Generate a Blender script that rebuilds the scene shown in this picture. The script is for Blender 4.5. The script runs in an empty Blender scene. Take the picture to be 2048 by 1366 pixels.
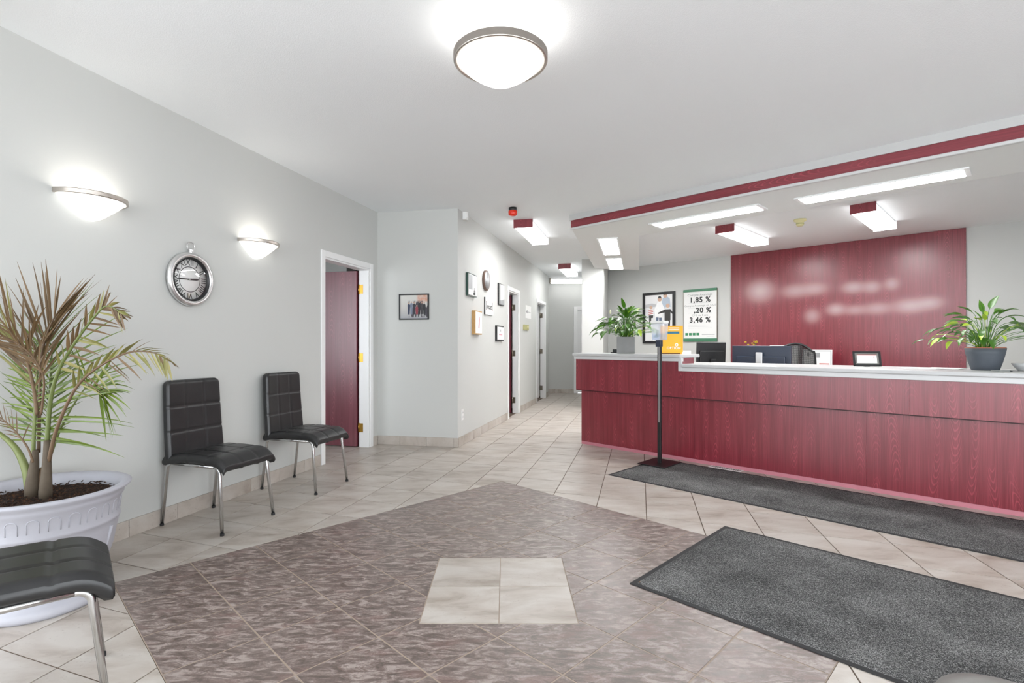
import bpy, bmesh, math, random
from mathutils import Vector, Matrix
from math import sin, cos, pi, radians, atan2, hypot

# ---------------------------------------------------------------- camera, world, exposure
scn = bpy.context.scene
COL = scn.collection
FPX, CX, CY, H = 1040.0, 1012.0, 689.0, 1.17      # focal length / principal point (pixels of 2048x1366), eye height
CEIL = 2.72
cam = bpy.data.cameras.new('camera')
cam.sensor_width = 36.0
cam.lens = 36.0 * FPX / 2048.0
cam.shift_x = (1024.0 - CX) / 2048.0
cam.shift_y = (CY - 683.0) / 2048.0
cam.clip_start = 0.02
camo = bpy.data.objects.new('camera', cam)
camo.location = (0, 0, H)
camo.rotation_euler = (pi / 2, 0, 0)
COL.objects.link(camo)
scn.camera = camo

SKY = 5.2
world = bpy.data.worlds.new('daylight')
scn.world = world
world.use_nodes = True
wn = world.node_tree.nodes
bgn = wn.get('Background') or wn.new('ShaderNodeBackground')
bgn.inputs[0].default_value = (0.91, 0.957, 1.0, 1)
bgn.inputs[1].default_value = SKY
won = wn.get('World Output') or wn.new('ShaderNodeOutputWorld')
world.node_tree.links.new(bgn.outputs[0], won.inputs[0])

scn.view_settings.view_transform = 'Standard'
scn.view_settings.look = 'None'
scn.view_settings.gamma = 1.0
scn.view_settings.use_curve_mapping = False
scn.view_settings.exposure = 0.72
cy_ = scn.cycles
cy_.max_bounces = 8
cy_.diffuse_bounces = 4
cy_.use_adaptive_sampling = True
cy_.adaptive_threshold = 0.02
cy_.glossy_bounces = 4
cy_.transmission_bounces = 6
cy_.transparent_max_bounces = 12
cy_.caustics_reflective = False
cy_.caustics_refractive = False
cy_.sample_clamp_indirect = 4.0

TUBE_E = 18.0        # fluorescent diffusers
BOWL_E = 1.15        # frosted glass bowls
BULB_W = 0.85        # bulbs inside the bowls
rng = random.Random(7)

# ---------------------------------------------------------------- helpers: materials
def lin(c):
    return tuple(((v / 255.0) / 12.92 if v / 255.0 <= 0.04045 else ((v / 255.0 + 0.055) / 1.055) ** 2.4) for v in c)

class NT:
    """tiny node-graph helper"""
    def __init__(self, name):
        self.m = bpy.data.materials.new(name)
        self.m.use_nodes = True
        self.t = self.m.node_tree
        self.p = self.t.nodes['Principled BSDF']
        self.out = self.t.nodes['Material Output']
    def node(self, typ, **kw):
        n = self.t.nodes.new(typ)
        for k, v in kw.items():
            setattr(n, k, v)
        return n
    def put(self, sock, v):
        if isinstance(v, bpy.types.NodeSocket):
            self.t.links.new(v, sock)
        elif isinstance(v, (tuple, list)) and len(v) == 3 and sock.type == 'RGBA':
            sock.default_value = (*v, 1)
        else:
            sock.default_value = v
    def math(self, op, a, b=None, c=None):
        n = self.node('ShaderNodeMath', operation=op)
        for i, v in enumerate((a, b, c)):
            if v is not None:
                self.put(n.inputs[i], v)
        return n.outputs[0]
    def coord(self, which='Object'):
        return self.node('ShaderNodeTexCoord').outputs[which]
    def sep(self, v):
        n = self.node('ShaderNodeSeparateXYZ'); self.put(n.inputs[0], v); return n.outputs
    def comb(self, x, y, z):
        n = self.node('ShaderNodeCombineXYZ')
        for i, v in enumerate((x, y, z)): self.put(n.inputs[i], v)
        return n.outputs[0]
    def mapping(self, v, scale=(1, 1, 1), rot=(0, 0, 0), loc=(0, 0, 0)):
        n = self.node('ShaderNodeMapping'); self.put(n.inputs[0], v)
        n.inputs['Scale'].default_value = scale; n.inputs['Rotation'].default_value = rot
        n.inputs['Location'].default_value = loc
        return n.outputs[0]
    def noise(self, v, scale=5, detail=3, rough=0.5, dist=0.0):
        n = self.node('ShaderNodeTexNoise'); self.put(n.inputs['Vector'], v)
        n.inputs['Scale'].default_value = scale; n.inputs['Detail'].default_value = detail
        n.inputs['Roughness'].default_value = rough; n.inputs['Distortion'].default_value = dist
        return n.outputs[0]
    def ramp(self, f, stops):
        n = self.node('ShaderNodeValToRGB'); self.put(n.inputs[0], f)
        e = n.color_ramp.elements
        while len(e) < len(stops): e.new(0.5)
        for el, (p, c) in zip(e, stops):
            el.position = p; el.color = (*c, 1)
        return n.outputs[0]
    def step(self, v, a, b):
        n = self.node('ShaderNodeMapRange', interpolation_type='SMOOTHSTEP')
        self.put(n.inputs[0], v); n.inputs[1].default_value = a; n.inputs[2].default_value = b
        return n.outputs[0]
    def mix(self, f, a, b):
        n = self.node('ShaderNodeMix', data_type='RGBA')
        self.put(n.inputs[0], f); self.put(n.inputs[6], a); self.put(n.inputs[7], b)
        return n.outputs[2]
    def bump(self, h, strength=0.2, dist=0.01):
        n = self.node('ShaderNodeBump'); self.put(n.inputs['Height'], h)
        n.inputs['Strength'].default_value = strength; n.inputs['Distance'].default_value = dist
        self.t.links.new(n.outputs[0], self.p.inputs['Normal'])
    def base(self, col, rough=0.5, metal=0.0, **kw):
        self.put(self.p.inputs['Base Color'], col)
        self.put(self.p.inputs['Roughness'], rough)
        self.p.inputs['Metallic'].default_value = metal
        for k, v in kw.items():
            self.put(self.p.inputs[k.replace('_', ' ')], v)
        return self
    def done(self):
        return self.m

def plain(name, rgb, rough=0.5, metal=0.0, var=0.06, scale=30.0, **kw):
    """a slightly mottled procedural surface of one colour"""
    n = NT(name)
    c = lin(rgb)
    f = n.noise(n.coord(), scale, 3)
    d = tuple(max(0, v * (1 - var)) for v in c); l = tuple(min(1, v * (1 + var)) for v in c)
    n.base(n.mix(f, d, l), rough, metal, **kw)
    return n.done()

def emit(name, rgb, strength, base=None):
    n = NT(name)
    n.base(lin(base or (245, 245, 245)), 0.35)
    n.put(n.p.inputs['Emission Color'], lin(rgb))
    n.p.inputs['Emission Strength'].default_value = strength
    return n.done()

M = {}
def wall_mat(name, rgb, bs=0.06, sc=220):
    n = NT(name)
    v = n.coord()
    c = lin(rgb)
    n.base(n.mix(n.noise(v, 1.3, 2), tuple(x * .985 for x in c), tuple(min(1, x * 1.015) for x in c)), 0.62)
    n.p.inputs['Specular IOR Level'].default_value = 0.25
    n.bump(n.noise(v, sc, 3), bs, 0.004)
    return n.done()
M['wall'] = wall_mat('wall_paint', (200, 201, 198))
M['ceiling'] = wall_mat('ceiling_paint', (245, 248, 250), 0.35, 160)
M['white'] = plain('white_paint', (236, 236, 236), 0.35, var=.01)
M['whiteg'] = plain('white_gloss', (238, 238, 238), 0.25, var=.01)
M['grout'] = plain('grout', (104, 88, 76), 0.85, scale=60)
M['darkgrout'] = plain('pale_grout', (168, 152, 138), 0.85, scale=60)

def light_tile():
    n = NT('beige_tile')
    oi = n.node('ShaderNodeObjectInfo')
    r = oi.outputs['Random']
    v = n.coord()
    off = n.comb(n.math('MULTIPLY', r, 37.0), n.math('MULTIPLY', r, 91.0), 0.0)
    va = n.node('ShaderNodeVectorMath', operation='ADD'); n.put(va.inputs[0], v); n.put(va.inputs[1], off)
    v = va.outputs[0]
    vs = n.mapping(v, (3.0, 7.0, 3.0), (0, 0, radians(-12)))
    cloud = n.noise(vs, 1.0, 5, 0.6, 0.4)
    c = n.ramp(cloud, [(0.28, lin((148, 135, 122))), (0.45, lin((179, 169, 159))), (0.62, lin((194, 187, 179)))])
    pits = n.noise(n.mapping(v, (60, 95, 60)), 1.0, 3, 0.7)
    pm = n.math('MULTIPLY', n.step(pits, 0.60, 0.70), n.step(n.noise(vs, 1.6, 3), 0.46, 0.60))
    c = n.mix(n.math('MULTIPLY', pm, 0.55), c, lin((128, 112, 98)))
    tint = n.math('MULTIPLY_ADD', r, 0.10, 0.93)
    hs = n.node('ShaderNodeHueSaturation'); hs.inputs['Saturation'].default_value = 0.95
    n.put(hs.inputs['Value'], tint); n.put(hs.inputs['Color'], c)
    n.base(hs.outputs[0], n.math('MULTIPLY_ADD', cloud, 0.25, 0.26))
    n.bump(n.math('SUBTRACT', cloud, n.math('MULTIPLY', pm, 0.5)), 0.12, 0.004)
    return n.done()
M['ltile'] = light_tile()

def dark_tile():
    n = NT('mauve_slate_tile')
    r = n.node('ShaderNodeObjectInfo').outputs['Random']
    v = n.coord()
    off = n.comb(n.math('MULTIPLY', r, 53.0), n.math('MULTIPLY', r, 29.0), 0.0)
    va = n.node('ShaderNodeVectorMath', operation='ADD'); n.put(va.inputs[0], v); n.put(va.inputs[1], off)
    v = va.outputs[0]
    a = n.noise(n.mapping(v, (11, 30, 9)), 1.0, 5, 0.66, 1.1)
    b = n.noise(n.mapping(v, (120, 150, 120)), 1.0, 2, 0.7)
    k = n.math('MULTIPLY_ADD', b, 0.20, n.math('ADD', a, -0.10))
    c = n.ramp(k, [(0.36, lin((92, 79, 73))), (0.47, lin((112, 97, 91))), (0.54, lin((132, 117, 111))), (0.62, lin((160, 147, 141)))])
    red = n.math('MULTIPLY', n.step(n.noise(n.mapping(v, (6, 14, 6)), 1.0, 2), 0.55, 0.7), 0.35)
    c = n.mix(red, c, lin((128, 98, 92)))
    n.base(c, n.math('MULTIPLY_ADD', k, 0.3, 0.20)); n.p.inputs['IOR'].default_value = 1.65
    n.bump(k, 0.25, 0.004)
    return n.done()
M['dtile'] = dark_tile()

def wood(name, base=(110, 16, 34), line=(166, 64, 76), rough=0.30, horizontal=False, blobs=None, cell=0.115):
    n = NT(name)
    x, y, z = n.sep(n.coord())[:3]
    if horizontal:
        x, z = z, x
    xs = n.math('MULTIPLY_ADD', n.noise(n.comb(n.math('MULTIPLY', x, 2.3), 5.0, n.math('MULTIPLY', z, 1.1)), 1.0, 2), 1.6, n.math('DIVIDE', x, cell))
    fl = n.math('FLOOR', xs)
    fx = n.math('SUBTRACT', n.math('SUBTRACT', xs, fl), 0.5)
    wnz = n.node('ShaderNodeTexWhiteNoise', noise_dimensions='1D'); n.put(wnz.inputs['W'], fl)
    rn = wnz.outputs[0]
    sgn = n.math('SUBTRACT', n.math('MULTIPLY', n.math('GREATER_THAN', rn, 0.35), 2.0), 1.0)
    zz = n.math('MULTIPLY_ADD', rn, 7.0, z)
    wob = n.noise(n.comb(n.math('MULTIPLY', x, 9.0), rn, n.math('MULTIPLY', z, 3.0)), 1.0, 3, 0.6)
    arc = n.math('MULTIPLY', n.math('MULTIPLY', n.math('MULTIPLY', fx, fx), 26.0), sgn)
    ph = n.math('ADD', n.math('MULTIPLY', zz, 17.0), n.math('ADD', arc, n.math('MULTIPLY', wob, 2.4)))
    fr = n.math('FRACT', ph)
    ln = n.math('MULTIPLY', n.step(fr, 0.0, 0.18), n.math('SUBTRACT', 1.0, n.step(fr, 0.18, 0.42)))
    afx = n.math('ABSOLUTE', fx)
    msk = n.math('SUBTRACT', 1.0, n.step(afx, 0.16, 0.34))
    seg = n.step(n.noise(n.comb(rn, n.math('MULTIPLY', fl, 3.1), n.math('MULTIPLY', zz, 2.2)), 1.0, 1), 0.47, 0.60)
    cath = n.math('MULTIPLY', n.math('MULTIPLY', ln, msk), seg)
    st = n.noise(n.comb(n.math('MULTIPLY', x, 150.0), 0.0, n.math('MULTIPLY', z, 2.2)), 1.0, 3, 0.65)
    st2 = n.noise(n.comb(n.math('MULTIPLY', x, 22.0), 3.0, n.math('MULTIPLY', z, 0.7)), 1.0, 3, 0.6)
    fine = n.math('ADD', n.math('MULTIPLY', n.step(st, 0.42, 0.72), 0.34), n.math('MULTIPLY', n.step(st2, 0.35, 0.7), 0.22))
    f = n.math('MINIMUM', n.math('ADD', fine, n.math('MULTIPLY', cath, 0.62)), 1.0)
    c = n.mix(f, lin(base), lin(line))
    if blobs:
        tot = None
        for (bx, bz, rx, rz, amp) in blobs:
            dx = n.math('DIVIDE', n.math('SUBTRACT', x, bx), rx); dz = n.math('DIVIDE', n.math('SUBTRACT', z, bz), rz)
            d2 = n.math('ADD', n.math('MULTIPLY', dx, dx), n.math('MULTIPLY', dz, dz))
            g = n.math('MULTIPLY', n.math('EXPONENT', n.math('MULTIPLY', d2, -1.0)), amp)
            tot = g if tot is None else n.math('ADD', tot, g)
        tot = n.math('MINIMUM', tot, 0.85)
        c = n.mix(n.step(tot, 0.02, 0.25), c, lin((140, 58, 66)))
        c = n.mix(tot, c, lin((196, 184, 184)))
    n.base(c, n.math('MULTIPLY_ADD', st2, 0.10, rough - 0.05))
    n.p.inputs['Coat Weight'].default_value = 0.55
    n.p.inputs['Coat Roughness'].default_value = 0.33
    n.p.inputs['Coat IOR'].default_value = 1.6
    n.bump(st, 0.04, 0.002)
    return n.done()
M['wood'] = wood('mahogany_laminate')
M['woodtrim'] = wood('mahogany_band', horizontal=True)
M['door'] = wood('door_mahogany', (100, 30, 46), (140, 70, 84), 0.32)

M['laminate'] = plain('grey_laminate', (190, 190, 190), 0.36, var=.004, scale=20)
M['trimgrey'] = plain('pale_edge_trim', (202, 202, 202), 0.3, var=.015)
M['soffit'] = plain('soffit_paint', (230, 230, 229), 0.6, var=.01)
M['chrome'] = plain('chrome', (205, 205, 205), 0.14, 1.0, var=.01)
M['brushed'] = plain('brushed_nickel', (204, 196, 188), 0.34, 1.0, var=.05)
M['silver'] = plain('silver_case', (216, 216, 216), 0.28, 0.9, var=.03)
M['brass'] = plain('brass', (176, 136, 62), 0.3, 1.0)
M['steel'] = plain('dull_steel', (140, 132, 118), 0.38, 1.0)
M['black'] = plain('black_plastic', (30, 30, 32), 0.42)
M['blackm'] = plain('black_metal', (22, 22, 24), 0.38)
M['rubber'] = plain('black_rubber', (36, 36, 38), 0.75)
M['navy'] = plain('navy_plastic', (38, 46, 62), 0.32)
def tube_mat(nm, E):
    # prismatic lens: strong downwards, much weaker through its sides
    n = NT(nm); n.base(lin((245, 245, 245)), 0.35)
    nz = n.sep(n.node('ShaderNodeNewGeometry').outputs['Normal'])[2]
    dn = n.math('MAXIMUM', n.math('MULTIPLY', nz, -1.0), 0.0)
    n.put(n.p.inputs['Emission Color'], (1.0, 1.0, 1.0))
    n.put(n.p.inputs['Emission Strength'], n.math('MULTIPLY_ADD', dn, E, 1.3))
    return n.done()
M['tube'] = tube_mat('fluorescent_diffuser', TUBE_E)
M['tube_mid'] = tube_mat('corridor_diffuser', TUBE_E * .62)
M['tube_low'] = tube_mat('wall_tube_diffuser', TUBE_E * .25)
M['bowl'] = emit('frosted_glass_bowl', (255, 252, 246), BOWL_E)
M['paper'] = plain('white_paper', (236, 236, 234), 0.6, var=.01)
M['ink'] = plain('dark_ink', (44, 48, 48), 0.6)
M['greyink'] = plain('grey_ink', (150, 152, 150), 0.6)
M['green'] = plain('green_plastic', (66, 122, 92), 0.4)
M['logo'] = plain('green_print', (62, 140, 98), 0.5)
M['red'] = plain('red_lens', (226, 52, 26), 0.2, var=.1)
M['cream'] = plain('cream_plastic', (206, 198, 150), 0.45)
M['olive'] = plain('olive_plastic', (170, 168, 118), 0.45)
M['wallplastic'] = plain('white_plastic', (228, 228, 226), 0.35, var=.01)

def leather():
    n = NT('black_leatherette')
    v = n.coord()
    n.base(n.mix(n.noise(v, 14, 3), lin((24, 24, 25)), lin((38, 38, 39))), 0.36)
    n.p.inputs['Specular IOR Level'].default_value = 0.55
    n.bump(n.noise(v, 700, 2), 0.08, 0.001)
    return n.done()
M['leather'] = leather()

def carpet():
    n = NT('charcoal_carpet')
    v = n.coord()
    a = n.noise(v, 240, 2, 0.8); b = n.noise(v, 3.5, 3); d = n.noise(v, 900, 1)
    k = n.math('ADD', n.math('MULTIPLY', a, 0.75), n.math('ADD', n.math('MULTIPLY', b, 0.16), n.math('MULTIPLY', d, 0.12)))
    n.base(n.ramp(k, [(0.40, lin((44, 44, 44))), (0.52, lin((92, 92, 92))), (0.66, lin((176, 176, 174)))]), 0.95)
    n.p.inputs['Specular IOR Level'].default_value = 0.1
    n.bump(a, 0.9, 0.006)
    return n.done()
M['carpet'] = carpet()

def glass_thin(name, tint=(1, 1, 1), gl=0.07, rough=0.02):
    n = NT(name)
    n.t.nodes.remove(n.p)
    tr = n.node('ShaderNodeBsdfTransparent'); tr.inputs[0].default_value = (*tint, 1)
    g = n.node('ShaderNodeBsdfGlossy'); g.inputs['Roughness'].default_value = rough
    mx = n.node('ShaderNodeMixShader'); mx.inputs[0].default_value = gl
    n.t.links.new(tr.outputs[0], mx.inputs[1]); n.t.links.new(g.outputs[0], mx.inputs[2])
    n.t.links.new(mx.outputs[0], n.out.inputs[0])
    return n.m
M['pane'] = glass_thin('window_glass')
M['clearp'] = plain('clear_plastic', (226, 230, 240), 0.15, var=.02, Alpha=0.36)
M['clockglass'] = glass_thin('clock_glass', (1, 1, 1), 0.10)

def leafmat(name, a, b, rough=0.4, tr=0.15):
    n = NT(name)
    r = n.node('ShaderNodeObjectInfo').outputs['Random']
    f = n.noise(n.coord(), 22, 3)
    k = n.math('ADD', n.math('MULTIPLY', f, 0.5), n.math('MULTIPLY', r, 0.5))
    n.base(n.mix(k, lin(a), lin(b)), rough)
    return n.done()
M['leaf'] = leafmat('glossy_green_leaf', (24, 66, 10), (88, 142, 34), 0.33)
M['leafy'] = leafmat('yellow_green_leaf', (140, 176, 40), (178, 200, 60), 0.4)
M['palmg'] = leafmat('palm_green', (44, 66, 8), (110, 130, 32), 0.45)
M['palmb'] = leafmat('palm_dry_brown', (70, 53, 30), (112, 86, 52), 0.6)
M['palmm'] = leafmat('palm_half_dry', (96, 100, 46), (136, 126, 72), 0.5)
M['stemg'] = leafmat('palm_stem_green', (76, 92, 40), (120, 128, 74), 0.45)
M['stemb'] = leafmat('palm_stem_brown', (84, 62, 44), (120, 98, 72), 0.6)
M['trunk'] = leafmat('palm_trunk', (62, 48, 36), (108, 98, 82), 0.75)
M['petal'] = plain('cream_spathe', (226, 224, 190), 0.5)
M['concrete'] = plain('grey_concrete_pot', (134, 134, 134), 0.8, var=.14, scale=9)
M['slate'] = plain('slate_pot', (74, 80, 88), 0.6, var=.06)
M['terracotta'] = plain('terracotta', (164, 98, 70), 0.8)
M['potwhite'] = plain('white_resin_pot', (178, 178, 186), 0.5, var=.03, scale=14)
def soilm():
    n = NT('dark_soil'); v = n.coord()
    a = n.noise(v, 70, 4, 0.75)
    n.base(n.ramp(a, [(0.35, lin((22, 14, 10))), (0.55, lin((58, 36, 22))), (0.72, lin((140, 88, 48)))]), 0.95)
    n.bump(a, 1.0, 0.02)
    return n.done()
M['soil'] = soilm()

# ---------------------------------------------------------------- helpers: meshes and objects
class MB:
    def __init__(self): self.v = []; self.f = []; self.sm = []
    def add(self, vs, fs, smooth=False):
        o = len(self.v); self.v += [tuple(p) for p in vs]
        for f in fs: self.f.append(tuple(i + o for i in f)); self.sm.append(smooth)
        return self
    def box(self, x0, x1, y0, y1, z0, z1):
        vs = [(x, y, z) for z in (z0, z1) for y in (y0, y1) for x in (x0, x1)]
        return self.add(vs, [(0, 2, 3, 1), (4, 5, 7, 6), (0, 1, 5, 4), (2, 6, 7, 3), (0, 4, 6, 2), (1, 3, 7, 5)])
    def prism(self, poly, z0, z1):
        k = len(poly)
        a = sum(poly[i][0] * poly[(i + 1) % k][1] - poly[(i + 1) % k][0] * poly[i][1] for i in range(k))
        if a < 0: poly = poly[::-1]
        vs = [(p[0], p[1], z0) for p in poly] + [(p[0], p[1], z1) for p in poly]
        fs = [tuple(range(k - 1, -1, -1)), tuple(range(k, 2 * k))]
        fs += [(i, (i + 1) % k, k + (i + 1) % k, k + i) for i in range(k)]
        return self.add(vs, fs)
    def prism_y(self, poly, y0, y1):
        """poly in x,z extruded along y (y0 < y1)"""
        k = len(poly)
        a = sum(poly[i][0] * poly[(i + 1) % k][1] - poly[(i + 1) % k][0] * poly[i][1] for i in range(k))
        if a < 0: poly = poly[::-1]
        vs = [(p[0], y0, p[1]) for p in poly] + [(p[0], y1, p[1]) for p in poly]
        fs = [tuple(range(k)), tuple(range(2 * k - 1, k - 1, -1))]
        fs += [((i + 1) % k, i, k + i, k + (i + 1) % k) for i in range(k)]
        return self.add(vs, fs)
    def lathe(self, prof, n=32, a0=0.0, a1=2 * pi, axis='z', c=(0, 0, 0), sx=1.0, sy=1.0, smooth=True):
        full = abs(a1 - a0 - 2 * pi) < 1e-6
        m = n if full else n + 1
        vs = []
        for i in range(m):
            t = a0 + (a1 - a0) * i / n
            for r, z in prof:
                p = (r * cos(t) * sx, r * sin(t) * sy, z)
                if axis == 'y': p = (p[0], p[2], p[1])
                vs.append((p[0] + c[0], p[1] + c[1], p[2] + c[2]))
        k = len(prof); fs = []
        for i in range(n):
            j = (i + 1) % m
            for q in range(k - 1):
                f = (i * k + q, j * k + q, j * k + q + 1, i * k + q + 1)
                fs.append(f[::-1] if axis == 'y' else f)
        return self.add(vs, fs, smooth)
    def tube(self, pts, r, n=8, cap=True, smooth=True):
        pts = [Vector(p) for p in pts]
        rs = r if isinstance(r, (list, tuple)) else [r] * len(pts)
        vs = []; fs = []; prev = None
        for i, p in enumerate(pts):
            d = (pts[min(i + 1, len(pts) - 1)] - pts[max(i - 1, 0)])
            if d.length < 1e-9: d = Vector((0, 0, 1))
            d.normalize()
            if prev is None:
                up = Vector((0, 0, 1)) if abs(d.z) < 0.9 else Vector((1, 0, 0))
                a = d.cross(up).normalized()
            else:
                a = (prev - d * prev.dot(d))
                a = a.normalized() if a.length > 1e-6 else d.orthogonal().normalized()
            prev = a; b = d.cross(a)
            for k in range(n):
                t = 2 * pi * k / n
                vs.append(p + (a * cos(t) + b * sin(t)) * rs[i])
        for i in range(len(pts) - 1):
            for k in range(n):
                k2 = (k + 1) % n
                fs.append((i * n + k, i * n + k2, (i + 1) * n + k2, (i + 1) * n + k))
        if cap:
            fs.append(tuple(range(n - 1, -1, -1))); fs.append(tuple(range((len(pts) - 1) * n, len(pts) * n)))
        return self.add(vs, fs, smooth)
    def grid(self, fn, nu, nv, smooth=True, flip=False):
        vs = [fn(i / nu, j / nv) for j in range(nv + 1) for i in range(nu + 1)]
        fs = []
        for j in range(nv):
            for i in range(nu):
                a = j * (nu + 1) + i
                f = (a, a + 1, a + nu + 2, a + nu + 1)
                fs.append(f[::-1] if flip else f)
        return self.add(vs, fs, smooth)
    def mesh(self, name):
        me = bpy.data.meshes.new(name)
        me.from_pydata(self.v, [], self.f)
        me.polygons.foreach_set('use_smooth', self.sm)
        me.update()
        return me
    def build(self, name, mat, parent=None, loc=None, rz=None, bevel=0.0, label=None, seg=2):
        return link(name, self.mesh(name), mat, parent, loc, rz, bevel, label, seg)

def link(name, me, mat, parent=None, loc=None, rz=None, bevel=0.0, label=None, seg=2):
    o = bpy.data.objects.new(name, me)
    if mat is not None and not me.materials: me.materials.append(M[mat] if isinstance(mat, str) else mat)
    COL.objects.link(o)
    if parent is not None: o.parent = parent
    if loc is not None: o.location = loc
    if rz is not None: o.rotation_euler = (0, 0, rz)
    if bevel:
        b = o.modifiers.new('bevel', 'BEVEL'); b.width = bevel; b.segments = seg; b.limit_method = 'ANGLE'
    if label: o['label'] = label
    return o

def tag(o, label, cat, group=None):
    o['label'] = label; o['category'] = cat
    if group: o['group'] = group
    return o

def thing(name, label, cat, loc=(0, 0, 0), rz=0.0, group=None):
    o = bpy.data.objects.new(name, None)
    o.empty_display_size = 0.1
    COL.objects.link(o); o.location = loc; o.rotation_euler = (0, 0, rz)
    return tag(o, label, cat, group)

def struct(o, label):
    o['kind'] = 'structure'; o['label'] = label
    return o

def box(name, dims, mat, parent=None, bevel=0.0, **kw):
    return MB().box(*dims).build(name, mat, parent, bevel=bevel, **kw)

def copy_tree(o, parent=None):
    c = o.copy(); COL.objects.link(c)
    if parent is not None: c.parent = parent
    for ch in list(o.children):
        copy_tree(ch, c)
    return c

def text_mesh(name, s, size, mat, parent, x, y, z, align='CENTER', bold=0.0, extrude=0.0008):
    """flat lettering standing in the local xz plane, readable from -y"""
    cu = bpy.data.curves.new('txt', 'FONT'); cu.body = s; cu.size = size; cu.align_x = align
    cu.align_y = 'CENTER'; cu.extrude = extrude; cu.offset = bold; cu.resolution_u = 3; cu.space_character = 1.12
    to = bpy.data.objects.new('txt', cu); COL.objects.link(to)
    dg = bpy.context.evaluated_depsgraph_get()
    me = bpy.data.meshes.new_from_object(to.evaluated_get(dg))
    bpy.data.objects.remove(to); bpy.data.curves.remove(cu)
    me.transform(Matrix.Translation((x, y, z)) @ Matrix.Rotation(pi / 2, 4, 'X'))
    me.materials.clear()
    o = link(name, me, mat, parent)
    if name == 'lettering': o['kind'] = 'stuff'
    return o

# ---------------------------------------------------------------- helpers: pixels -> places
def gp(px, py, h=0.0):
    d = FPX * (h - H) / (CY - py)
    return Vector(((px - CX) / FPX * d, d, h))
A_C = radians(14.4)                     # corridor direction, clockwise from the view direction
R_C = pi / 2 - A_C
U = Vector((cos(-pi / 4), sin(-pi / 4), 0)); W = Vector((-sin(-pi / 4), cos(-pi / 4), 0))
def off(s, n, z=0.0):                   # office frame: s along the counter, n away from it
    return U * s + W * n + Vector((0, 0, z))
R_O = -pi / 4
A_L = radians(14.9)
R_L = pi / 2 - A_L
WL = (Vector((-1.51, 6.11, 0)), R_L)
WS = (Vector((-1.51, 6.11, 0)), atan2(-0.195, 0.961))
WC = (Vector((-0.549, 5.915, 0)), R_C)
WB = (off(0, 9.19), R_O)
def onwall(px, py, fr):
    o, rz = fr
    nrm = Vector((-sin(rz), cos(rz), 0)); al = Vector((cos(rz), sin(rz), 0))
    d = Vector(((px - CX) / FPX, 1.0, (CY - py) / FPX))
    t = o.dot(nrm) / d.dot(nrm)
    p = d * t
    return (p - o).dot(al), p.z + H
def wpt(fr, x, y=0.0, z=0.0):
    o, rz = fr
    return o + Vector((cos(rz), sin(rz), 0)) * x + Vector((-sin(rz), cos(rz), 0)) * y + Vector((0, 0, z))

# ================================================================ SETTING
def wall(name, label, fr, x0, x1, thick=0.12, holes=(), z1=CEIL, mat='wall'):
    mb = MB(); x = x0
    for (a, b, za, zb) in sorted(holes):
        if a > x: mb.box(x, a, 0, thick, 0, z1)
        if za > 0: mb.box(a, b, 0, thick, 0, za)
        if zb < z1: mb.box(a, b, 0, thick, zb, z1)
        x = b
    if x < x1: mb.box(x, x1, 0, thick, 0, z1)
    return struct(mb.build(name, mat, loc=fr[0], rz=fr[1]), label)

D1 = (-1.053, -0.186); DZ = 2.03
cz = lambda Z: (Z - 5.915) / cos(A_C)
D2 = (cz(8.20), cz(8.877)); D3 = (cz(10.47), cz(11.37))
wall('wall_left', 'pale grey wall with two lamps and a clock', WL, -8.2, 0, holes=[(-8.0, -4.0, 0.05, 2.5), (D1[0], D1[1], 0, DZ)])
wall('wall_front', 'short pale grey wall facing the room, holding one framed photo', WS, 0, 0.981)
wall('wall_corridor', 'pale grey corridor wall with plaques and two doorways', WC, 0, cz(11.77), thick=0.10, holes=[(D2[0], D2[1], 0, DZ), (D3[0], D3[1], 0, DZ)])
WE = (Vector((-0.8, 12.5, 0)), 0.0)
wall('wall_end', 'grey wall closing the far end of the corridor', WE, 0, 4.2, holes=[(2.51, 3.35, 0, 2.0)])
wall('wall_corridor_return', 'wall closing the side passage at the corridor end', (Vector((-0.8, 11.7, 0)), pi / 2), 0, 0.8)
# pillar / partition between corridor and office
pd = Vector((sin(A_C), cos(A_C), 0))
pa, pb = Vector((1.377, 9.45, 0)), Vector((1.77, 9.45, 0))
pl = MB().prism([pa[:2], pb[:2], (pb + pd * 3.1)[:2], (pa + pd * 3.1)[:2]], 0, CEIL)
struct(pl.build('wall_partition', 'wall'), 'grey partition end between corridor and office')
wall('wall_back', 'office back wall behind the reception counter', WB, -6.3, 2.5)
WEN = (off(2.4, 0), radians(-135))
wall('wall_entrance', 'glazed entrance wall', WEN, -9.3, 0.9, holes=[(-4.3, -2.1, 0, 2.5), (-1.9, 0.6, 0.25, 2.5)])
pB, pC = wpt(WL, -8.2), off(2.4, -0.9)
WR = (pC, atan2(pB.y - pC.y, pB.x - pC.x))
LR = (pB - pC).length
wall('wall_rear', 'rear wall with a wide window', WR, 0, LR, holes=[(0.3, 4.3, 0.25, 2.5)])
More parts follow.
